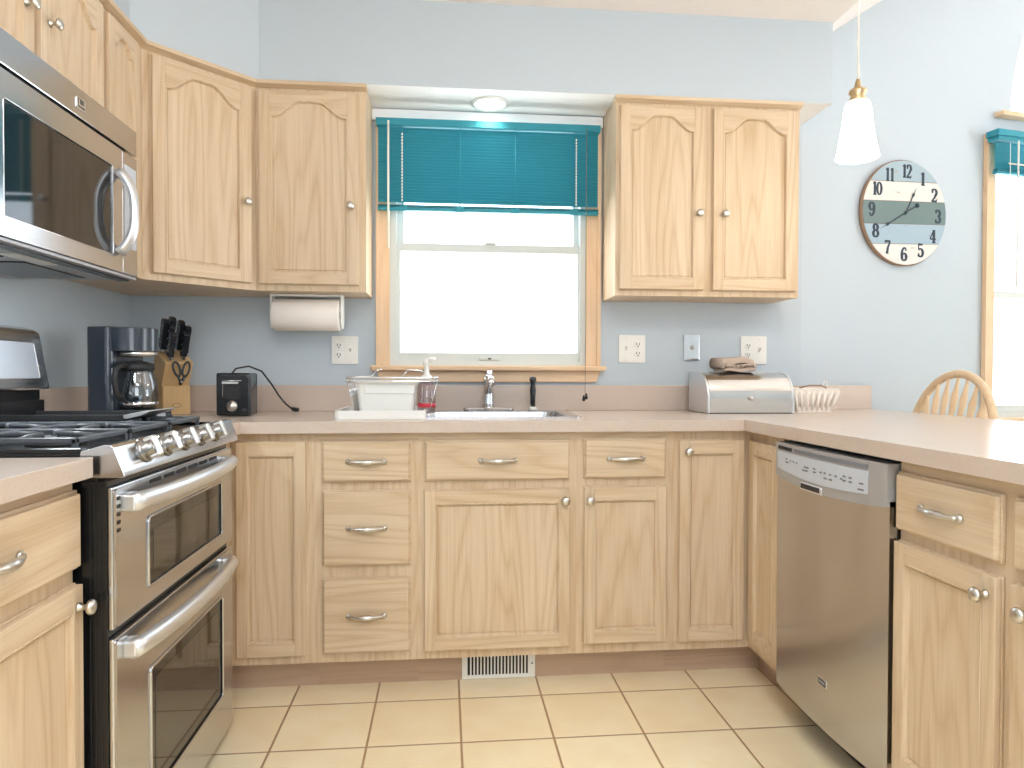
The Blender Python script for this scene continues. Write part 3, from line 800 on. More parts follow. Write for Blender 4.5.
ba = [t_.verts.new((x, 0.03, swoop(x))) for x in xs]; bb = [t_.verts.new((x, 0.03, 0.862)) for x in xs]
for i in range(n):
    t_.faces.new((fa[i], fa[i + 1], fb[i + 1], fb[i])); t_.faces.new((ba[i + 1], ba[i], bb[i], bb[i + 1]))
    t_.faces.new((fa[i + 1], fa[i], ba[i], ba[i + 1])); t_.faces.new((fb[i], fb[i + 1], bb[i + 1], bb[i]))
t_.faces.new((fa[0], fb[0], bb[0], ba[0])); t_.faces.new((fa[n], ba[n], bb[n], fb[n]))
q._merge(t_, 0)
con = q.build('console', DW)
def curved(bld, x0, x1, z0f, z1f, dy, mi=0, k=14):
    t_ = bmesh.new(); rows = []
    for i in range(k + 1):
        x = x0 + (x1 - x0) * i / k; y = bow(x, -0.012) + dy
        rows.append([t_.verts.new((x, y, z0f(x))), t_.verts.new((x, y, z1f(x))), t_.verts.new((x, y + .004, z1f(x))), t_.verts.new((x, y + .004, z0f(x)))])
    for a, c_ in zip(rows, rows[1:]):
        for j in range(4): t_.faces.new((a[j], a[(j + 1) % 4], c_[(j + 1) % 4], c_[j]))
    t_.faces.new(rows[0]); t_.faces.new(rows[-1][::-1])
    bld._merge(t_, mi)
q = B(KEYP); curved(q, 0.022, 0.488, lambda x: swoop(x) + 0.026, lambda x: 0.836, -0.0015); kp = q.build('key_panel', con)
q = B(MARK); curved(q, 0.14, 0.488, lambda x: 0.842, lambda x: 0.852, -0.0012); q.build('vent_groove', con)
q = B(SLOT)
for i in range(6): curved(q, 0.028 + i * 0.016, 0.040 + i * 0.016, lambda x: 0.842, lambda x: 0.852, -0.0018, k=2)
q.build('dark_lettering', con)
q = B(MARK)
for (x, z, w) in ((0.085, .815, .012), (0.085, .805, .02), (0.115, .812, .008), (0.135, .812, .008), (0.155, .811, .008), (0.205, .806, .026), (0.195, .796, .03), (0.255, .808, .012), (0.255, .799, .014),
                  (0.29, .803, .01), (0.31, .804, .01), (0.335, .803, .01), (0.36, .803, .01), (0.385, .80, .008), (0.31, .79, .014), (0.335, .79, .014), (0.395, .808, .012), (0.42, .808, .012), (0.395, .797, .012), (0.42, .797, .012), (0.46, .80, .016), (0.455, .785, .022)):
    curved(q, x, x + w, lambda xx, z=z: z, lambda xx, z=z: z + 0.0045, -0.0022, k=2)
q.build('key_legends', kp)
q = B(SATIN); q.box(0.185, 0.30, bow(.24, -0.012) - .004, bow(.24, -.012) + .01, 0.741, 0.764, 0.005); lt = q.build('latch_handle', con)
q = B(SLOT); q.box(0.193, 0.292, bow(.24, -0.012) - .005, bow(.24, -.012) - .002, 0.747, 0.761, 0.001); q.build('latch_recess', lt)
q = B(BLACKM); q.box(0.004, WD - .004, 0.085, 0.5, 0.0, 0.109); q.build('toe_panel', DW)
q = B(NICKEL); q.box(0.278, 0.320, bow(.3, -.004) - .0025, bow(.3, -.004) + .003, 0.218, 0.242, 0.002); bdg = q.build('badge', dd)
q = B(DARKD); q.box(0.281, 0.317, bow(.3, -.004) - .0032, bow(.3, -.004) - .002, 0.222, 0.238); q.build('badge_field', bdg)
q = B(DISP)
for i in range(5): q.box(0.285 + i * .006, 0.289 + i * .006, bow(.3, -.004) - .0038, bow(.3, -.004) - .003, 0.227, 0.234)
q.build('badge_mark', bdg)

# ------------------------------------------------------------------ sink, faucet, sprayer
t = thing('kitchen_sink', 'stainless drop-in sink under the window', 'sink', (0.165, -0.32, CT))
q = B(STEEL)
x0, x1, y0, y1 = SK[0] - .165, SK[1] - .165, SK[2] + .32, SK[3] + .32
q.sheet(rrect(x0 - .022, x1 + .022, y0 - .015, y1 + .085, 0.03), [rrect(x0 + .047, x1 - .025, y0 + .015, y1 - .012, 0.05)], 0.004, 'xy', d0=0.0005)
rim = q.build('rim', t)
q = B(STEEL)
lv = [(0.0, 0.0005), (0.004, -0.02), (0.008, -0.15), (0.03, -0.172)]
t_ = bmesh.new(); rings = []
for ins, z in lv:
    rings.append([t_.verts.new((a, b_, z)) for a, b_ in rrect(x0 + .047 + ins, x1 - .025 - ins, y0 + .015 + ins, y1 - .012 - ins, 0.05)])
for A, C in zip(rings, rings[1:]):
    for i in range(len(A)): t_.faces.new((A[i], A[(i + 1) % len(A)], C[(i + 1) % len(C)], C[i]))
t_.faces.new(rings[-1]); q._merge(t_, 0, smooth=True)
q.build('basin', t)
FZ = CT + 0.005
t = thing('kitchen_faucet', 'chrome single-lever faucet at the back of the sink', 'faucet', (0.165, -0.085, FZ))
q = B(CHROME); q.prism(rrect(-0.105, 0.105, -0.028, 0.028, 0.027), 'xy', 0, 0.013, 0.004); q.build('base_plate', t)
q = B(CHROME); q.lathe([(0.026, 0.012), (0.022, 0.03), (0.0205, 0.10), (0.0215, 0.12), (0.02, 0.137), (0, 0.139)], (0, 0, 0)); q.build('body', t)
q = B(CHROME); q.tube([(0, -0.005, 0.075), (0, -0.06, 0.115), (0, -0.13, 0.132), (0, -0.17, 0.128), (0, -0.18, 0.108)], [0.016, 0.015, 0.014, 0.014, 0.013], 14); q.build('spout', t)
q = B(CHROME); q.box(-0.016, 0.016, -0.035, 0.012, 0.138, 0.152, 0.005); q.box(-0.013, 0.013, -0.07, -0.02, 0.148, 0.165, 0.005); q.build('lever', t)
t = thing('side_sprayer', 'black side sprayer standing upright right of the faucet', 'sprayer', (0.348, -0.105, FZ))
q = B(PLAST); q.lathe([(0.020, 0), (0.020, 0.006), (0.015, 0.014), (0.013, 0.016)], n=20); q.build('collar', t)
q = B(DARKPL); q.lathe([(0.010, 0.016), (0.011, 0.05), (0.013, 0.085), (0.010, 0.108), (0.011, 0.115), (0.015, 0.125), (0.013, 0.138), (0, 0.141)], n=20); q.box(-0.006, 0.006, -0.02, -0.008, 0.06, 0.11, .003); q.build('spray_handle', t)

# ------------------------------------------------------------------ dish drainer, rack, bin, soap
t = thing('drainboard', 'white plastic drainboard tray on the worktop left of the sink', 'tray', (-0.245, -0.37, CT))
q = B(PLAST)
def traypoly(i): return rrect(-0.145 + i, 0.165 - i, -0.19 + i, 0.16 - i, 0.02)
q.sheet(traypoly(0), [traypoly(.008)], 0.030, 'xy', d0=0.0005); q.prism(traypoly(.004), 'xy', 0.0005, 0.006)
for i in range(8): q.box(-0.13 + i * .037, -0.122 + i * .037, -0.16, 0.13, 0.006, 0.011, .002)
q.build('tray', t)
t = thing('dish_rack', 'silver wire dish rack standing on the white drainboard', 'dish rack', (-0.205, -0.36, CT + 0.0125))
q = B(CHROME)
hx0, hx1, hy0, hy1 = -0.155, 0.165, -0.14, 0.13
for z, g in ((0.130, 0.0), (0.118, 0.0), (0.002, -0.030)):
    lp_ = rrect(hx0 - g, hx1 + g, hy0 - g, hy1 + g, 0.03)
    q.tube([(a, b_, z) for a, b_ in lp_], 0.0028, 6, closed=True)
for i in range(9):
    y = hy0 + .03 + (hy1 - hy0 - .06) * i / 8
    for s_, xa, xb in ((-1, hx0, hx0 + .030), (1, hx1, hx1 - .030)):
        q.tube([(xa, y, 0.130), (xb, y, 0.002)], 0.0018, 6)
    q.tube([(hx0 + .03, y, 0.002), (hx1 - .03, y, 0.002)], 0.0018, 6)
for i in range(10):
    x = hx0 + .035 + (hx1 - hx0 - .07) * i / 9
    q.tube([(x, hy1, 0.130), (x, hy1 - .03, 0.002)], 0.0018, 6)
q.build('wire_basket', t)
q = B(CHROME)
q.tube([(hx0, 0.0, 0.130), (-0.085, 0.06, 0.135), (-0.07, 0.07, 0.155), (-0.05, 0.08, 0.160)], 0.0025, 6)
q.tube([(0.02, 0.10, 0.130), (0.05, 0.10, 0.160), (0.10, 0.10, 0.155), (0.13, 0.10, 0.130)], 0.0025, 6)
q.build('folding_handle', t)
t = thing('storage_bin', 'white lidded plastic bin inside the wire dish rack', 'bin', (-0.222, -0.385, CT + 0.0165))
q = B(PLAST)
t_ = bmesh.new()
lo = [t_.verts.new((a, b_, 0)) for a, b_ in rrect(-0.095, 0.095, -0.075, 0.075, 0.015)]
hi = [t_.verts.new((a, b_, 0.104)) for a, b_ in rrect(-0.105, 0.105, -0.085, 0.085, 0.015)]
for i in range(len(lo)): t_.faces.new((lo[i], lo[(i + 1) % len(lo)], hi[(i + 1) % len(lo)], hi[i]))
t_.faces.new(lo[::-1]); t_.faces.new(hi); q._merge(t_, 0)
q.build('tub', t)
q = B(PLAST); q.prism(rrect(-0.112, 0.112, -0.09, 0.09, 0.016), 'xy', 0.104, 0.116, .003); q.build('lid', t)
q = B(WHITE); q.box(-0.075, 0.10, -0.0875, -0.076, 0.070, 0.100, .002); q.build('front_flap', t)
t = thing('soap_bottle', 'clear pump soap bottle with red label beside the dish rack', 'soap bottle', (-0.080, -0.44, CT + 0.0165))
q = B(CLEARP); q.lathe([(0.0, 0), (0.030, 0), (0.032, 0.004), (0.032, 0.09), (0.026, 0.106), (0.014, 0.114), (0.013, 0.120)], n=24); q.build('bottle', t)
q = B(RED); q.lathe([(0.0325, 0.020), (0.0325, 0.034)], n=24); q.build('label_band', t)
q = B(PLAST); q.lathe([(0.019, 0.116), (0.019, 0.132), (0.010, 0.138), (0.008, 0.172), (0.012, 0.176), (0.013, 0.190), (0, 0.194)], n=16); q.tube([(0, 0, 0.186), (0.018, -0.01, 0.192), (0.030, -0.016, 0.194)], [0.009, 0.008, 0.006], 8); q.build('pump', t)

# ------------------------------------------------------------------ coffee maker, knife block, toaster
t = thing('coffee_maker', 'dark blue drip coffee maker with glass carafe in the corner', 'coffee maker', (-1.045, -0.575, CT), math.radians(76))
q = B(COFFEEB)
q.prism(rrect(-0.085, 0.085, 0.0, 0.090, 0.022, 8), 'xy', 0.0, 0.305, 0.003)
q.build('water_tank', t)
q = B(COFFEEB, NICKEL)
head = [(-0.074, 0.07)] + [(0.074, 0.07)] + arc(0, -0.018, 0.074, 0, -PI, 24)
q.prism(head, 'xy', 0.226, 0.303, 0.003, 0)
hd = q.build('brew_head', t)
q = B(NICKEL); q.lathe([(0.056, 0.212), (0.058, 0.226)], (0, -0.034, 0), n=24); q.build('filter_ring', hd)
q = B(BLACKM)
q.prism(head, 'xy', 0.0, 0.040, 0.003)
bs = q.build('base', t)
q = B(DARKPL); q.prism([(-0.088, 0.0), (-0.126, 0.006), (-0.116, 0.034), (-0.092, 0.038)], 'yz', -0.05, 0.05, 0.002); q.build('control_panel', bs)
q = B(DISP); q.box(-0.03, 0.01, -0.1255, -0.118, 0.012, 0.028, .001); q.build('clock_display', bs)
q = B(CARAFE); q.lathe([(0.052, 0.043), (0.058, 0.055), (0.061, 0.085), (0.055, 0.130), (0.046, 0.155), (0.045, 0.168)], (0, -0.034, 0), n=28)
cf = q.build('carafe', t)
q = B(BLACKM); q.lathe([(0.047, 0.166), (0.050, 0.172), (0.047, 0.188), (0.02, 0.196), (0, 0.197)], (0, -0.034, 0), n=24); q.build('carafe_lid', cf)
q = B(BLACKM)
a_ = math.radians(176)
hx, hy = math.cos(a_), math.sin(a_)
def cp_(r, z): return (hx * r, -0.034 + hy * r, z)
q.tube([cp_(.040, .182), cp_(.070, .183), cp_(.092, .174), cp_(.100, .140), cp_(.094, .100), cp_(.078, .078), cp_(.058, .072)], [.008, .009, .009, .009, .009, .008, .007], 10); q.build('carafe_handle', cf)
q = B(CHROME); q.lathe([(0.0582, 0.054), (0.0592, 0.056), (0.0605, 0.064), (0.0595, 0.064)], (0, -0.034, 0), n=28); q.build('carafe_band', cf)

KB = thing('knife_block', 'light wooden knife block beside the coffee maker', 'knife block', (-1.062, -0.175, CT), math.radians(40))
q = B(BLOCKW)
q.prism([(0.075, 0.0), (-0.055, 0.0), (-0.055, 0.108), (-0.040, 0.108), (-0.085, 0.196), (0.018, 0.246), (0.075, 0.12)], 'yz', -0.050, 0.050, 0.002)
q.build('block', KB)
q = B(RIMW); q.tube([(0.016 * math.cos(i * PI / 6), -0.0556, 0.035 + 0.008 * math.sin(i * PI / 6)) for i in range(12)], 0.001, 5, closed=True); q.build('stamp', KB)
# slot directions: perpendicular to the sloping top
tdir = Vector((0, 0.103, 0.050)).normalized(); kd = Vector((0, -0.34, 0.94)).normalized()
Mkb = Matrix.Translation((-1.062, -0.175, CT)) @ Matrix.Rotation(math.radians(40), 4, 'Z')
def knife(x, s, L_, wdt, label):
    base = Vector((0, -0.085, 0.196)) + tdir * s + Vector((x, 0, 0)) + kd * 0.003
    w = Mkb @ base
    t = thing('kitchen_knife', label, 'knife', w, math.radians(40), 'knives in the block')
    ang = math.atan2(-kd.y, kd.z)
    Mx = Matrix.Rotation(ang, 4, 'X')
    q = B(DARKPL); hw = wdt / 2
    q.prism([(-hw, 0.012), (hw, 0.012), (hw * .85, L_ * .5), (hw * 1.05, L_ * .9), (hw * .7, L_), (-hw * .6, L_), (-hw * 1.2, L_ * .93), (-hw * .85, L_ * .5)], 'yz', -0.0095, 0.0095, 0.002, M=Mx)
    q.build('handle', t)
    q = B(CHROME); q.box(-0.0065, 0.0065, -hw, hw, 0.0005, 0.012, .001, M=Mx); q.build('bolster', t)
    q = B(NICKEL)
    for f in (.3, .55, .8): q.lathe([(0.0022, 0), (0.0022, 0.0206)], (-0.0103, 0, L_ * f), (1, 0, 0), 8, M=Mx)
    q.build('rivets', t)
for a in ((-0.036, 0.093, 0.128, 0.034, 'large black knife at the back left of the block'),
          (-0.010, 0.096, 0.136, 0.035, 'largest black knife at the back middle of the block'),
          (0.022, 0.092, 0.126, 0.033, 'black knife at the back right of the block'),
          (-0.024, 0.056, 0.122, 0.030, 'black knife second row left behind the scissors'),
          (0.036, 0.060, 0.118, 0.030, 'black knife second row right behind the scissors'),
          (0.018, 0.026, 0.106, 0.026, 'small black knife nearest the scissors on the right'),
          (-0.030, 0.020, 0.108, 0.026, 'small black knife at the front left of the block')):
    knife(*a)
# scissors slotted in the overhanging front
sb = Mkb @ Vector((0.004, -0.0735, 0.150))
t = thing('kitchen_scissors', 'black handled scissors stuck in the front of the knife block', 'scissors', sb, math.radians(40))
for s_, dx in ((-1, -0.016), (1, 0.018)):
    q = B(DARKPL)
    lp_ = [(dx + 0.012 * math.cos(a) + s_ * 0.006 * math.sin(a), -0.016, 0.022 + 0.027 * math.sin(a)) for a in [i * PI / 8 for i in range(16)]]
    q.tube(lp_, 0.0042, 8, closed=True)
    q.tube([(dx - s_ * .004, -0.016, -0.004), (0.002 * s_, -0.014, -0.024), (0.001 * s_, -0.006, -0.036)], [0.005, 0.006, 0.006], 8)
    q.build('finger_loop', t)
q = B(NICKEL); q.lathe([(0.005, 0), (0.004, 0.004), (0, 0.004)], (0, -0.019, -0.026), (0, -1, 0), 12); q.build('pivot', t)

t = thing('toaster', 'black compact toaster with dial and its cord draped behind', 'toaster', (-0.779, -0.36, CT))
q = B(DARKPL); q.prism(rrect(-0.060, 0.060, 0.0, 0.105, 0.012), 'xy', 0.003, 0.158, 0.006); q.build('body', t)
q = B(BLACK); q.prism(rrect(-0.055, 0.055, 0.008, 0.148, 0.012), 'xz', -0.004, 0.001, 0.0015); fp = q.build('front_plate', t)
q = B(BLACKM); q.prism(rrect(-0.030, 0.028, 0.066, 0.128, 0.010), 'xz', -0.0046, -0.003); q.build('lever_recess', fp)
q = B(CHROME); q.tube([(-0.034, -0.0045, 0.070), (-0.034, -0.0045, 0.130), (0.03, -0.0045, 0.130)], 0.0018, 6); q.build('recess_trim', fp)
q = B(SATIN); q.box(-0.034, 0.022, -0.020, -0.004, 0.118, 0.126, .003); q.build('lever', fp)
q = B(NICKEL); q.lathe([(0.020, 0), (0.018, .004), (0.014, .004), (0.013, .010), (0, .011)], (-0.002, -0.004, 0.038), (0, -1, 0), 24); q.build('dial', fp)
q = B(DARKD); q.prism(rrect(0.033, 0.052, 0.018, 0.030, 0.005), 'xz', -0.006, -0.003); q.build('button', fp)
q = B(SLOT)
for y in (0.032, 0.066): q.box(-0.045, 0.045, y, y + .016, 0.1575, 0.1585)
q.build('bread_slots', t)
q = B(CORDB)
q.tube([(-0.02, 0.106, 0.03), (-0.075, 0.12, 0.03), (-0.082, 0.09, 0.07), (-0.062, 0.13, 0.13), (-0.03, 0.14, 0.175), (0.015, 0.15, 0.184), (0.058, 0.17, 0.165), (0.09, 0.19, 0.115), (0.115, 0.20, 0.07), (0.140, 0.215, 0.035), (0.160, 0.225, 0.016)], 0.0034, 8)
crd = q.build('power_cord', t)
q = B(CORDB); q.tube([(0.157, 0.224, 0.018), (0.170, 0.228, 0.013), (0.186, 0.232, 0.011)], [0.005, 0.009, 0.007], 8); q.build('plug', crd)

# ------------------------------------------------------------------ bread box, towel, basket
t = thing('bread_box', 'stainless roll-top bread box on the worktop right of the sink', 'bread box', (1.183, -0.19, CT))
def bprof(o_=0.0):
    return [(0.115, 0.002), (0.115, 0.155 - o_), (0.105, 0.166 - o_)] + [(0.005 - (0.105 - o_) * math.sin(a), 0.061 + (0.105 - o_) * math.cos(a)) for a in [PI / 2 * i / 12 for i in range(13)]] + [(-0.1 + o_, 0.002)]
q = B(POLISH); q.prism(bprof(0.005), 'yz', -0.150, 0.194, 0.0); q.build('body', t)
for xa in (-0.158, 0.194):
    q = B(SATIN); q.prism(bprof(), 'yz', xa, xa + 0.008, 0.001); q.build('end_panel', t)
q = B(POLISH)
pr = [(0.02, 0.164)] + [(0.005 - 0.1045 * math.sin(a), 0.061 + 0.1045 * math.cos(a)) for a in [PI / 2 * i / 16 for i in range(17)]] + [(-0.0995, 0.026), (-0.096, 0.026), (-0.096, 0.061)] + [(0.005 - 0.101 * math.sin(a), 0.061 + 0.101 * math.cos(a)) for a in [PI / 2 * (15 - i) / 16 for i in range(16)]] + [(0.02, 0.160)]
q.prism(pr, 'yz', -0.148, 0.192, 0.0); rd = q.build('roll_door', t)
q = B(NICKEL); q.lathe([(0.006, 0), (0.005, .006), (0.009, .010), (0.008, .014), (0, .015)], (0.02, -0.0992, 0.062), (0, -1, 0), 16); q.build('knob', rd)
q = B(BLACKM); q.box(-0.150, 0.194, -0.098, 0.112, 0.0, 0.003); q.build('base', t)

t = thing('folded_towel', 'folded taupe hand towel lying on the bread box', 'towel', (1.180, -0.165, CT + 0.1675))
def fold(bld, x0, x1, y0, y1, z, th, mi, M=None):
    k = 16; prof = []
    for i in range(k + 1):
        a = i / k; x = x0 + (x1 - x0) * a
        prof.append((x, z + 0.003 * math.sin(a * 9 + z * 60)))
    up_ = [(x, zz + th * (0.55 + 0.45 * math.sin(min(1, max(0, (x - x0) / (x1 - x0))) * PI) ** .4)) for x, zz in prof]
    bld.prism(prof + up_[::-1], 'xz', y0, y1, 0.003, mi, M, smooth=False)
q = B(TOWEL)
fold(q, -0.058, 0.072, -0.055, 0.07, 0.001, 0.016, 0)
fold(q, -0.052, 0.076, -0.058, 0.07, 0.018, 0.014, 0)
fold(q, -0.070, 0.068, -0.056, 0.072, 0.033, 0.026, 0)
q.tube([(-0.062, -0.054, 0.036), (-0.062, 0.07, 0.036)], 0.023, 12, flat=(0.5, 1.0)); q.tube([(0.068, -0.054, 0.020), (0.068, 0.07, 0.020)], 0.018, 12, flat=(0.5, 1.0))
q.build('cloth', t)
q = B(TOWELP)
for i in range(16):
    q.box(-0.03 + i * .006, -0.027 + i * .006, -0.0605, -0.0585, 0.018 + (i * 7 % 3) * .003, 0.023 + (i * 5 % 4) * .002, .0005)
q.build('printed_band', t)

t = thing('basket', 'small white slatted basket right of the bread box', 'basket', (1.497, -0.17, CT + .0005))
q = B(WICKER)
bx0, bx1 = 0.085, 0.108; by0, by1 = 0.07, 0.09
def rl(f): return rrect(-(bx0 + (bx1 - bx0) * f), bx0 + (bx1 - bx0) * f, -(by0 + (by1 - by0) * f), by0 + (by1 - by0) * f, 0.02)
q.prism(rl(0), 'xy', 0.0, 0.006)
for z0_, z1_ in ((0.0, 0.022), (0.078, 0.10)):
    A = rl(z0_ / .1); C = rl(z1_ / .1); t_ = bmesh.new()
    va = [t_.verts.new((a, b_, z0_)) for a, b_ in A]; vb = [t_.verts.new((a, b_, z1_)) for a, b_ in C]
    vc = [t_.verts.new((a * .94, b_ * .94, z1_)) for a, b_ in C]; vd = [t_.verts.new((a * .94, b_ * .94, z0_)) for a, b_ in A]
    k = len(A)
    for L1, L2 in ((va, vb), (vb, vc), (vc, vd), (vd, va)):
        for i in range(k): t_.faces.new((L1[i], L1[(i + 1) % k], L2[(i + 1) % k], L2[i]))
    q._merge(t_, 0)
for i in range(8):
    f = -1 + 2 * i / 7
    for s_ in (-1, 1):
        q.tube([(f * bx0 * .86, s_ * (by0 - .001), 0.01), (f * bx1 * .86, s_ * (by1 - .004), 0.09)], [0.0065, 0.008], 8)
for i in range(6):
    f = -1 + 2 * i / 5
    for s_ in (-1, 1):
        q.tube([(s_ * (bx0 - .001), f * by0 * .8, 0.01), (s_ * (bx1 - .004), f * by1 * .8, 0.09)], [0.0065, 0.008], 8)
q.build('slatted_bowl', t)
q = B(RIMW); q.tube([(-0.06, -0.06, 0.100), (-0.02, -0.065, 0.112), (0.03, -0.065, 0.112), (0.06, -0.06, 0.100)], 0.003, 8); q.build('rim_handle', t)
q = B(WICKER); q.tube([(0.07, 0.0, 0.09), (0.082, 0.0, 0.125), (0.094, 0.0, 0.135), (0.098, 0.0, 0.09)], 0.0018, 6); q.build('wire_loop', t)

# ------------------------------------------------------------------ wall plates
def plate(label, x, z, w, h, kinds, pm=IVORY, metal=False):
    t = thing('wall_plate', label, 'outlet', (x, 0, z))
    B(pm).prism(rrect(-w / 2, w / 2, -h / 2, h / 2, 0.004), 'xz', -0.0075, -0.001, 0.0015).build('plate', t)
    for kx, kd_ in kinds:
        if kd_ == 'duplex':
            for dz in (0.020, -0.020):
                q = B(pm); q.prism(rrect(kx - .016, kx + .016, dz - .014, dz + .014, .008), 'xz', -0.0095, -0.007, 0.001); ro = q.build('receptacle', t)
                q = B(SLOT); q.box(kx - .0075, kx - .0045, -0.0103, -0.009, dz - .003, dz + .007); q.box(kx + .0045, kx + .0075, -0.0103, -0.009, dz - .003, dz + .006)
                q.lathe([(0.003, 0), (0.003, .001)], (kx, -0.0095, dz - .008), (0, -1, 0), 8); q.build('slots', ro)
        elif kd_ == 'toggle':
            q = B(pm); q.box(kx - .006, kx + .006, -0.0085, -0.007, -.013, .013, .001); q.prism([(-0.007, -0.008), (-0.024, 0.010), (-0.021, 0.014), (-0.007, 0.006)], 'yz', kx - .004, kx + .004, .001); q.build('toggle', t)
        elif kd_ == 'jack':
            q = B(NICKEL); q.lathe([(0.009, 0), (0.009, .003), (0.0055, .004), (0.0055, .011), (0, .011)], (kx, -0.0075, 0), (0, -1, 0), 14); q.build('jack', t)
        q = B(NICKEL)
        for dz in ((0.048, -0.048) if kd_ != 'duplex' else (0.0,)): q.lathe([(0.0028, 0), (0.002, .0012), (0, .0012)], (kx, -0.0075, dz), (0, -1, 0), 8)
        q.build('screw', t)
    return t
plate('ivory double plate with outlet and switch beneath the paper towel', -0.431, 1.168, 0.108, 0.116, ((-0.024, 'duplex'), (0.024, 'toggle')))
plate('ivory double plate with switch and outlet right of the window', 0.794, 1.180, 0.118, 0.120, ((-0.026, 'toggle'), (0.026, 'duplex')))
plate('single chrome jack plate between two ivory outlet plates', 1.061, 1.188, 0.070, 0.115, ((0.0, 'jack'),), CHROME)
plate('ivory double plate behind the folded towel above the bread box', 1.344, 1.177, 0.118, 0.124, ((-0.026, 'duplex'), (0.024, 'toggle')))

# ------------------------------------------------------------------ paper towel
t = thing('paper_towel_holder', 'white paper towel holder mounted under the wall cabinet', 'towel holder', (-0.560, -0.12, UB))
q = B(PLAST); q.box(-0.140, 0.140, -0.03, 0.03, -0.010, -0.001, .003); q.build('mounting_bar', t)
for sx_ in (-0.140, 0.132):
    q = B(PLAST); q.prism([(-0.030, -0.004), (0.030, -0.004), (0.030, -0.10), (0.018, -0.135), (-0.018, -0.135), (-0.030, -0.10)], 'yz', sx_, sx_ + .008, .002); q.build('bracket_arm', t)
t = thing('paper_towel_roll', 'full white paper towel roll hanging in its holder', 'paper towel', (-0.560, -0.12, UB - 0.082))
q = B(PAPER); q.lathe([(0.018, -0.128), (0.062, -0.128), (0.0635, -0.126), (0.0635, 0.126), (0.062, 0.128), (0.018, 0.128)], (0, 0, 0), (1, 0, 0), 40); q.build('paper', t)
q = B(RIMW); q.lathe([(0.018, -0.1285), (0.018, 0.1285)], (0, 0, 0), (1, 0, 0), 20); q.build('core', t)

# ------------------------------------------------------------------ lights that show
t = thing('recessed_light', 'lit round recessed downlight in the soffit above the window', 'ceiling light', (0.168, -0.108, SOF_B))
q = B(WHITE); q.lathe([(0.062, -0.001), (0.064, -0.006), (0.078, -0.006), (0.080, -0.0005)], n=40); q.build('trim_ring', t)
q = B(LENS); q.lathe([(0.0, -0.004), (0.050, -0.005), (0.063, -0.002)], n=40); q.build('lens', t)
sp_ = bpy.data.lights.new('downlight', 'SPOT'); sp_.energy = 9; sp_.spot_size = math.radians(120); sp_.spot_blend = 0.6; sp_.color = (1, 0.9, 0.72); sp_.shadow_soft_size = 0.05
o = bpy.data.objects.new('downlight', sp_); COL.objects.link(o); o.location = (0.168, -0.108, SOF_B - 0.02)
PL = (1.292, -0.85)
t = thing('pendant_lamp', 'lit bell-shaped glass pendant hanging over the peninsula', 'pendant lamp', (PL[0], PL[1], 1.760))
q = B(SHADE); q.lathe([(0.062, 0.004), (0.062, 0.0), (0.0645, 0.003), (0.060, 0.025), (0.051, 0.075), (0.044, 0.125), (0.040, 0.160), (0.035, 0.176), (0.022, 0.183)], n=36); q.build('glass_shade', t)
q = B(BRASS); q.lathe([(0.020, 0.180), (0.024, 0.190), (0.018, 0.198), (0.027, 0.208), (0.025, 0.217), (0.012, 0.224), (0.009, 0.236), (0.006, 0.250), (0, 0.252)], n=24); q.build('socket_cap', t)
q = B(CREAMC); q.tube([(0, 0, 0.25), (0, 0, CLG - 1.760 - .02)], 0.0028, 8); q.tube([(0.006, 0, 0.26), (-0.003, 0, 0.36), (0.004, 0, 0.5), (-0.002, 0, CLG - 1.760 - .02)], 0.0016, 6); q.build('cord', t)
q = B(BRASS); q.lathe([(0.0, 0), (0.03, 0.002), (0.055, 0.012), (0.058, 0.02)], (0, 0, CLG - 1.760 - 0.021), n=28); q.build('canopy', t)
pl_ = bpy.data.lights.new('pendant_bulb', 'POINT'); pl_.energy = 5; pl_.color = (1, 0.88, 0.72); pl_.shadow_soft_size = 0.05
o = bpy.data.objects.new('pendant_bulb', pl_); COL.objects.link(o); o.location = (PL[0], PL[1], 1.72)

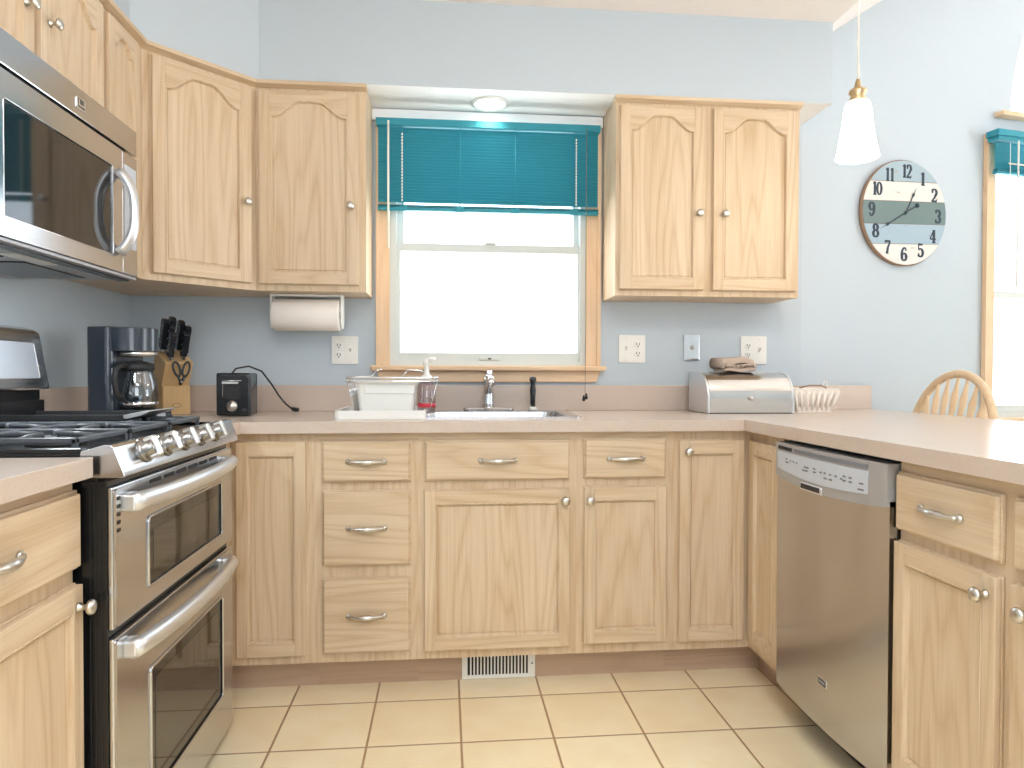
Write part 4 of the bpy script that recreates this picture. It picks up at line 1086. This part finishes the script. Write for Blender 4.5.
# ------------------------------------------------------------------ wall clock
ca = (BX + math.cos(TH) * 0.549, math.sin(TH) * 0.549)
t = thing('wall_clock', 'round weathered plank clock in blue grey and white stripes', 'clock', (ca[0], ca[1], 1.821), TH)
RC = 0.243
B(RIMW).lathe([(RC - .004, 0.001), (RC, 0.002), (RC + .002, 0.020), (RC - .001, 0.024)], (0, 0, 0), (0, -1, 0), 64).build('rim', t)
bz = [RC - .002, 0.143, 0.053, -0.052, -0.144, -(RC - .002)]
bcol = [(164, 182, 192), (226, 222, 216), (116, 134, 134), (164, 184, 198), (226, 223, 218)]
for i in range(5):
    m = mat('clock_plank_paint_%d' % i, bcol[i], 0.6, spec=0.2); nt, b, N, L = nodes(m)
    n1 = N('ShaderNodeTexNoise'); n1.inputs['Scale'].default_value = 1; n1.inputs['Detail'].default_value = 6
    L(coords(nt, N, L, (12, 12, 60), False), n1.inputs['Vector'])
    cr = N('ShaderNodeValToRGB'); cr.color_ramp.elements[0].position = 0.63; cr.color_ramp.elements[1].position = 0.70
    cr.color_ramp.elements[0].color = lin(bcol[i]); cr.color_ramp.elements[1].color = lin(tuple(int(v * .8 + 30) for v in bcol[i]) if i in (2,) else (178, 156, 134))
    L(n1.outputs[0], cr.inputs[0]); L(cr.outputs[0], b.inputs['Base Color'])
    zt, zb = bz[i], bz[i + 1]
    R2 = RC - .003
    pts = []
    k = 16
    g = 0.0013
    def hx_(z): return math.sqrt(max(0, R2 * R2 - z * z))
    zs = [zb + g + (zt - zb - 2 * g) * j / k for j in range(k + 1)]
    pts = [(hx_(z), z) for z in zs] + [(-hx_(z), z) for z in zs[::-1]]
    uniq = []
    for p_ in pts:
        if not uniq or (Vector(p_) - Vector(uniq[-1])).length > 1e-5: uniq.append(p_)
    if (Vector(uniq[0]) - Vector(uniq[-1])).length < 1e-5: uniq.pop()
    B(m).prism(uniq, 'xz', -0.027, -0.022).build('face_plank', t, Matrix.Rotation(math.radians(-2.4), 4, 'Y'))
B(RIMW).lathe([(0.0, 0.0215), (RC - .004, 0.0215), (RC - .004, 0.0218)], (0, 0, 0), (0, -1, 0), 48).build('backing', t)
def seg_strip(bld, pts, ws, y0, y1):
    # painted stroke: a flat ribbon of given widths through 2-D points
    k = len(pts); L_, R_ = [], []
    for i in range(k):
        a = Vector(pts[max(i - 1, 0)]); c_ = Vector(pts[min(i + 1, k - 1)])
        if pts[0] == pts[-1] and i in (0, k - 1): a, c_ = Vector(pts[-2]), Vector(pts[1])
        d = (c_ - a).normalized(); n_ = Vector((-d.y, d.x)) * ws[i] / 2
        L_.append(Vector(pts[i]) + n_); R_.append(Vector(pts[i]) - n_)
    for i in range(k - 1):
        bld.prism([L_[i], L_[i + 1], R_[i + 1], R_[i]], 'xz', y0, y1)
def ell(cx_, cz_, rx, rz, a0, a1, n=18):
    return [(cx_ + rx * math.cos(math.radians(a0 + (a1 - a0) * i / n)), cz_ + rz * math.sin(math.radians(a0 + (a1 - a0) * i / n))) for i in range(n + 1)]
def glyph(ch):
    # strokes in a box 0.6 wide, 1 high, centred: (points, widths)
    T, t_ = 0.17, 0.075
    def vw(pts, cx_): # thick at the sides, thin at top and bottom
        m_ = max(abs(p[0] - cx_) for p in pts)
        return [t_ + (T - t_) * (abs(p[0] - cx_) / m_) for p in pts]
    if ch == '0': p = ell(0, 0, .22, .45, 0, 360, 28); p[-1] = p[0]; return [(p, vw(p, 0))]
    if ch == '1': return [([(0.02, -.5), (0.02, .5)], [T, T]), ([(-.16, -.465), (.20, -.465)], [.07, .07]), ([(-.17, .33), (-.03, .46)], [.06, .08])]
    if ch == '2':
        p = ell(0, .24, .22, .24, 160, -35, 18); q_ = [p[-1], (0.0, -.2), (-.24, -.44)]
        return [(p, vw(p, 0)), (q_, [T, .11, .08]), ([(-.26, -.44), (.25, -.44)], [.12, .12]), ([(.23, -.46), (.25, -.28)], [.05, .05]), (ell(-.17, .26, .04, .04, 0, 360, 8), [.08] * 9)]
    if ch == '3':
        p = ell(-.02, .24, .21, .24, 150, -90, 18); q_ = ell(-.02, -.23, .23, .25, 90, -150, 18)
        return [(p, vw(p, -.02)), (q_, vw(q_, -.02)), (ell(-.18, .3, .035, .035, 0, 360, 8), [.07] * 9), (ell(-.2, -.3, .035, .035, 0, 360, 8), [.07] * 9)]
    if ch == '4': return [([(.09, .5), (-.27, -.17)], [.07, .07]), ([(-.28, -.2), (.30, -.2)], [.08, .08]), ([(.10, .5), (.10, -.5)], [T, T]), ([(-.06, -.465), (.26, -.465)], [.07, .07])]
    if ch == '5':
        q_ = ell(-.02, -.19, .24, .30, 125, -150, 20)
        return [([(-.2, .5), (-.2, .02)], [.07, .07]), ([(-.22, .44), (.2, .44)], [.13, .10]), (q_, vw(q_, -.02)), (ell(-.19, -.3, .035, .035, 0, 360, 8), [.07] * 9)]
    if ch in '69':
        f = 1 if ch == '6' else -1
        p = ell(0, -.2, .21, .27, 0, 360, 22); p[-1] = p[0]
        q_ = ell(.05, -.02, .27, .50, 190, 62, 18)
        out = [(p, vw(p, 0)), (q_, [T - (T - t_) * i / 18 for i in range(19)]), (ell(.17, .34, .035, .035, 0, 360, 8), [.07] * 9)]
        return [([(f * a, f * b_) for a, b_ in pp], w) for pp, w in out]
    if ch == '7': return [([(-.25, .43), (.26, .43)], [.13, .13]), ([(.24, .42), (.04, .0), (-.06, -.5)], [.08, .13, T]), ([(-.24, .47), (-.25, .27)], [.05, .05])]
    if ch == '8':
        p = ell(0, .25, .18, .22, 0, 360, 20); p[-1] = p[0]; q_ = ell(0, -.22, .22, .25, 0, 360, 20); q_[-1] = q_[0]
        return [(p, vw(p, 0)), (q_, vw(q_, 0))]
for h in range(1, 13):
    a = math.radians(h * 30 + 1.5); rr = 0.192
    x, z = rr * math.sin(a), rr * math.cos(a)
    hh = 0.061; ww = hh * (0.98 if h < 10 else 0.86)
    q = B(NAVY); tx_ = str(h)
    for k_, ch in enumerate(tx_):
        ox = (k_ - (len(tx_) - 1) / 2) * (0.50 if ch == '1' or tx_[0] == '1' and k_ else 0.6)
        for pts, ws in glyph(ch):
            seg_strip(q, [(x + (p[0] + ox) * ww, z + p[1] * hh) for p in pts], [w * ww * 1.45 for w in ws], -0.0279, -0.0271)
    q.build('numeral', t)
def hand(dx, dz, tail, w, name):
    L_ = math.hypot(dx, dz); a = math.atan2(dx, dz)
    q = B(NAVY)
    q.prism([(-w * .5, -tail), (w * .5, -tail), (w * .5, L_ * .62), (w * 1.6, L_ * .74), (w * .35, L_ * .80), (0, L_), (-w * .35, L_ * .80), (-w * 1.6, L_ * .74), (-w * .5, L_ * .62)], 'xz', -0.0315, -0.030)
    if tail > .02: q.lathe([(0.011, 0), (0.011, 0.0015)], (0, -0.030, -tail), (0, -1, 0), 14)
    q.build(name, t, Matrix.Rotation(a, 4, 'Y'))
hand(0.060, 0.117, 0.012, 0.0048, 'hour_hand')
hand(-0.144, -0.082, 0.076, 0.0048, 'minute_hand')
B(NAVY).lathe([(0.0075, 0), (0.006, .003), (0, .003)], (0, -0.0305, 0), (0, -1, 0), 16).build('hub', t)

# ------------------------------------------------------------------ dining chair behind the peninsula (faces -X)
t = thing('dining_chair', 'light wooden hoop-back dining chair behind the peninsula', 'chair', (2.007, -0.245, 0), -PI / 2)
# local: front faces -y which is world -X
q = B(CHAIRW)
seat = [(-0.20, -0.36), (0.20, -0.36)] + arc(0, -0.12, 0.215, -0.2, PI + 0.2, 18)
q.prism(seat, 'xy', 0.435, 0.470, 0.008); q.build('seat', t)
def lg(x0, y0, x1, y1):
    q = B(CHAIRW)
    q.tube([(x0 + (x1 - x0) * a, y0 + (y1 - y0) * a, 0.437 * (1 - a)) for a in (0, .15, .3, .5, .7, .85, 1)], [.013, .018, .014, .020, .015, .018, .012], 12); q.build('leg', t)
lg(-0.15, -0.32, -0.185, -0.35); lg(0.15, -0.32, 0.185, -0.35); lg(-0.13, 0.0, -0.18, 0.05); lg(0.13, 0.0, 0.18, 0.05)
q = B(CHAIRW); q.tube([(-0.165, -0.335, 0.2), (-0.155, 0.025, 0.22)], 0.01, 10); q.tube([(0.165, -0.335, 0.2), (0.155, 0.025, 0.22)], 0.01, 10); q.tube([(-0.16, -0.16, 0.21), (0.16, -0.16, 0.21)], 0.01, 10); q.build('stretcher', t)
hp = []
for i in range(33):
    a = PI * i / 32
    x = 0.250 * math.cos(a)
    z = 0.60 + 0.475 * abs(math.sin(a)) ** 0.62 if 0 < i < 32 else 0.47
    hp.append((x, 0.02 + (z - 0.47) * 0.17, z))
q = B(CHAIRW); q.tube(hp, 0.0155, 12, flat=(1.0, 1.1)); q.build('hoop', t)
for i in range(7):
    f = -1 + 2 * i / 6; xb = f * 0.12; xt = f * 0.165
    ztop = 0.60 + 0.475 * max(0.05, math.sin(math.acos(max(-1, min(1, xt / 0.250))))) ** 0.62
    q = B(CHAIRW)
    P_ = lambda a: (xb + (xt - xb) * a, 0.0 + (0.02 + (ztop - .47) * .17) * a, 0.465 + (ztop - 0.465) * a)
    q.tube([P_(a) for a in (0, .3, .6, .74, .84, .92, 1.0)], [.006, .007, .009, .014, .017, .009, .006], 8, flat=(1.0, 0.6)); q.build('spindle', t)
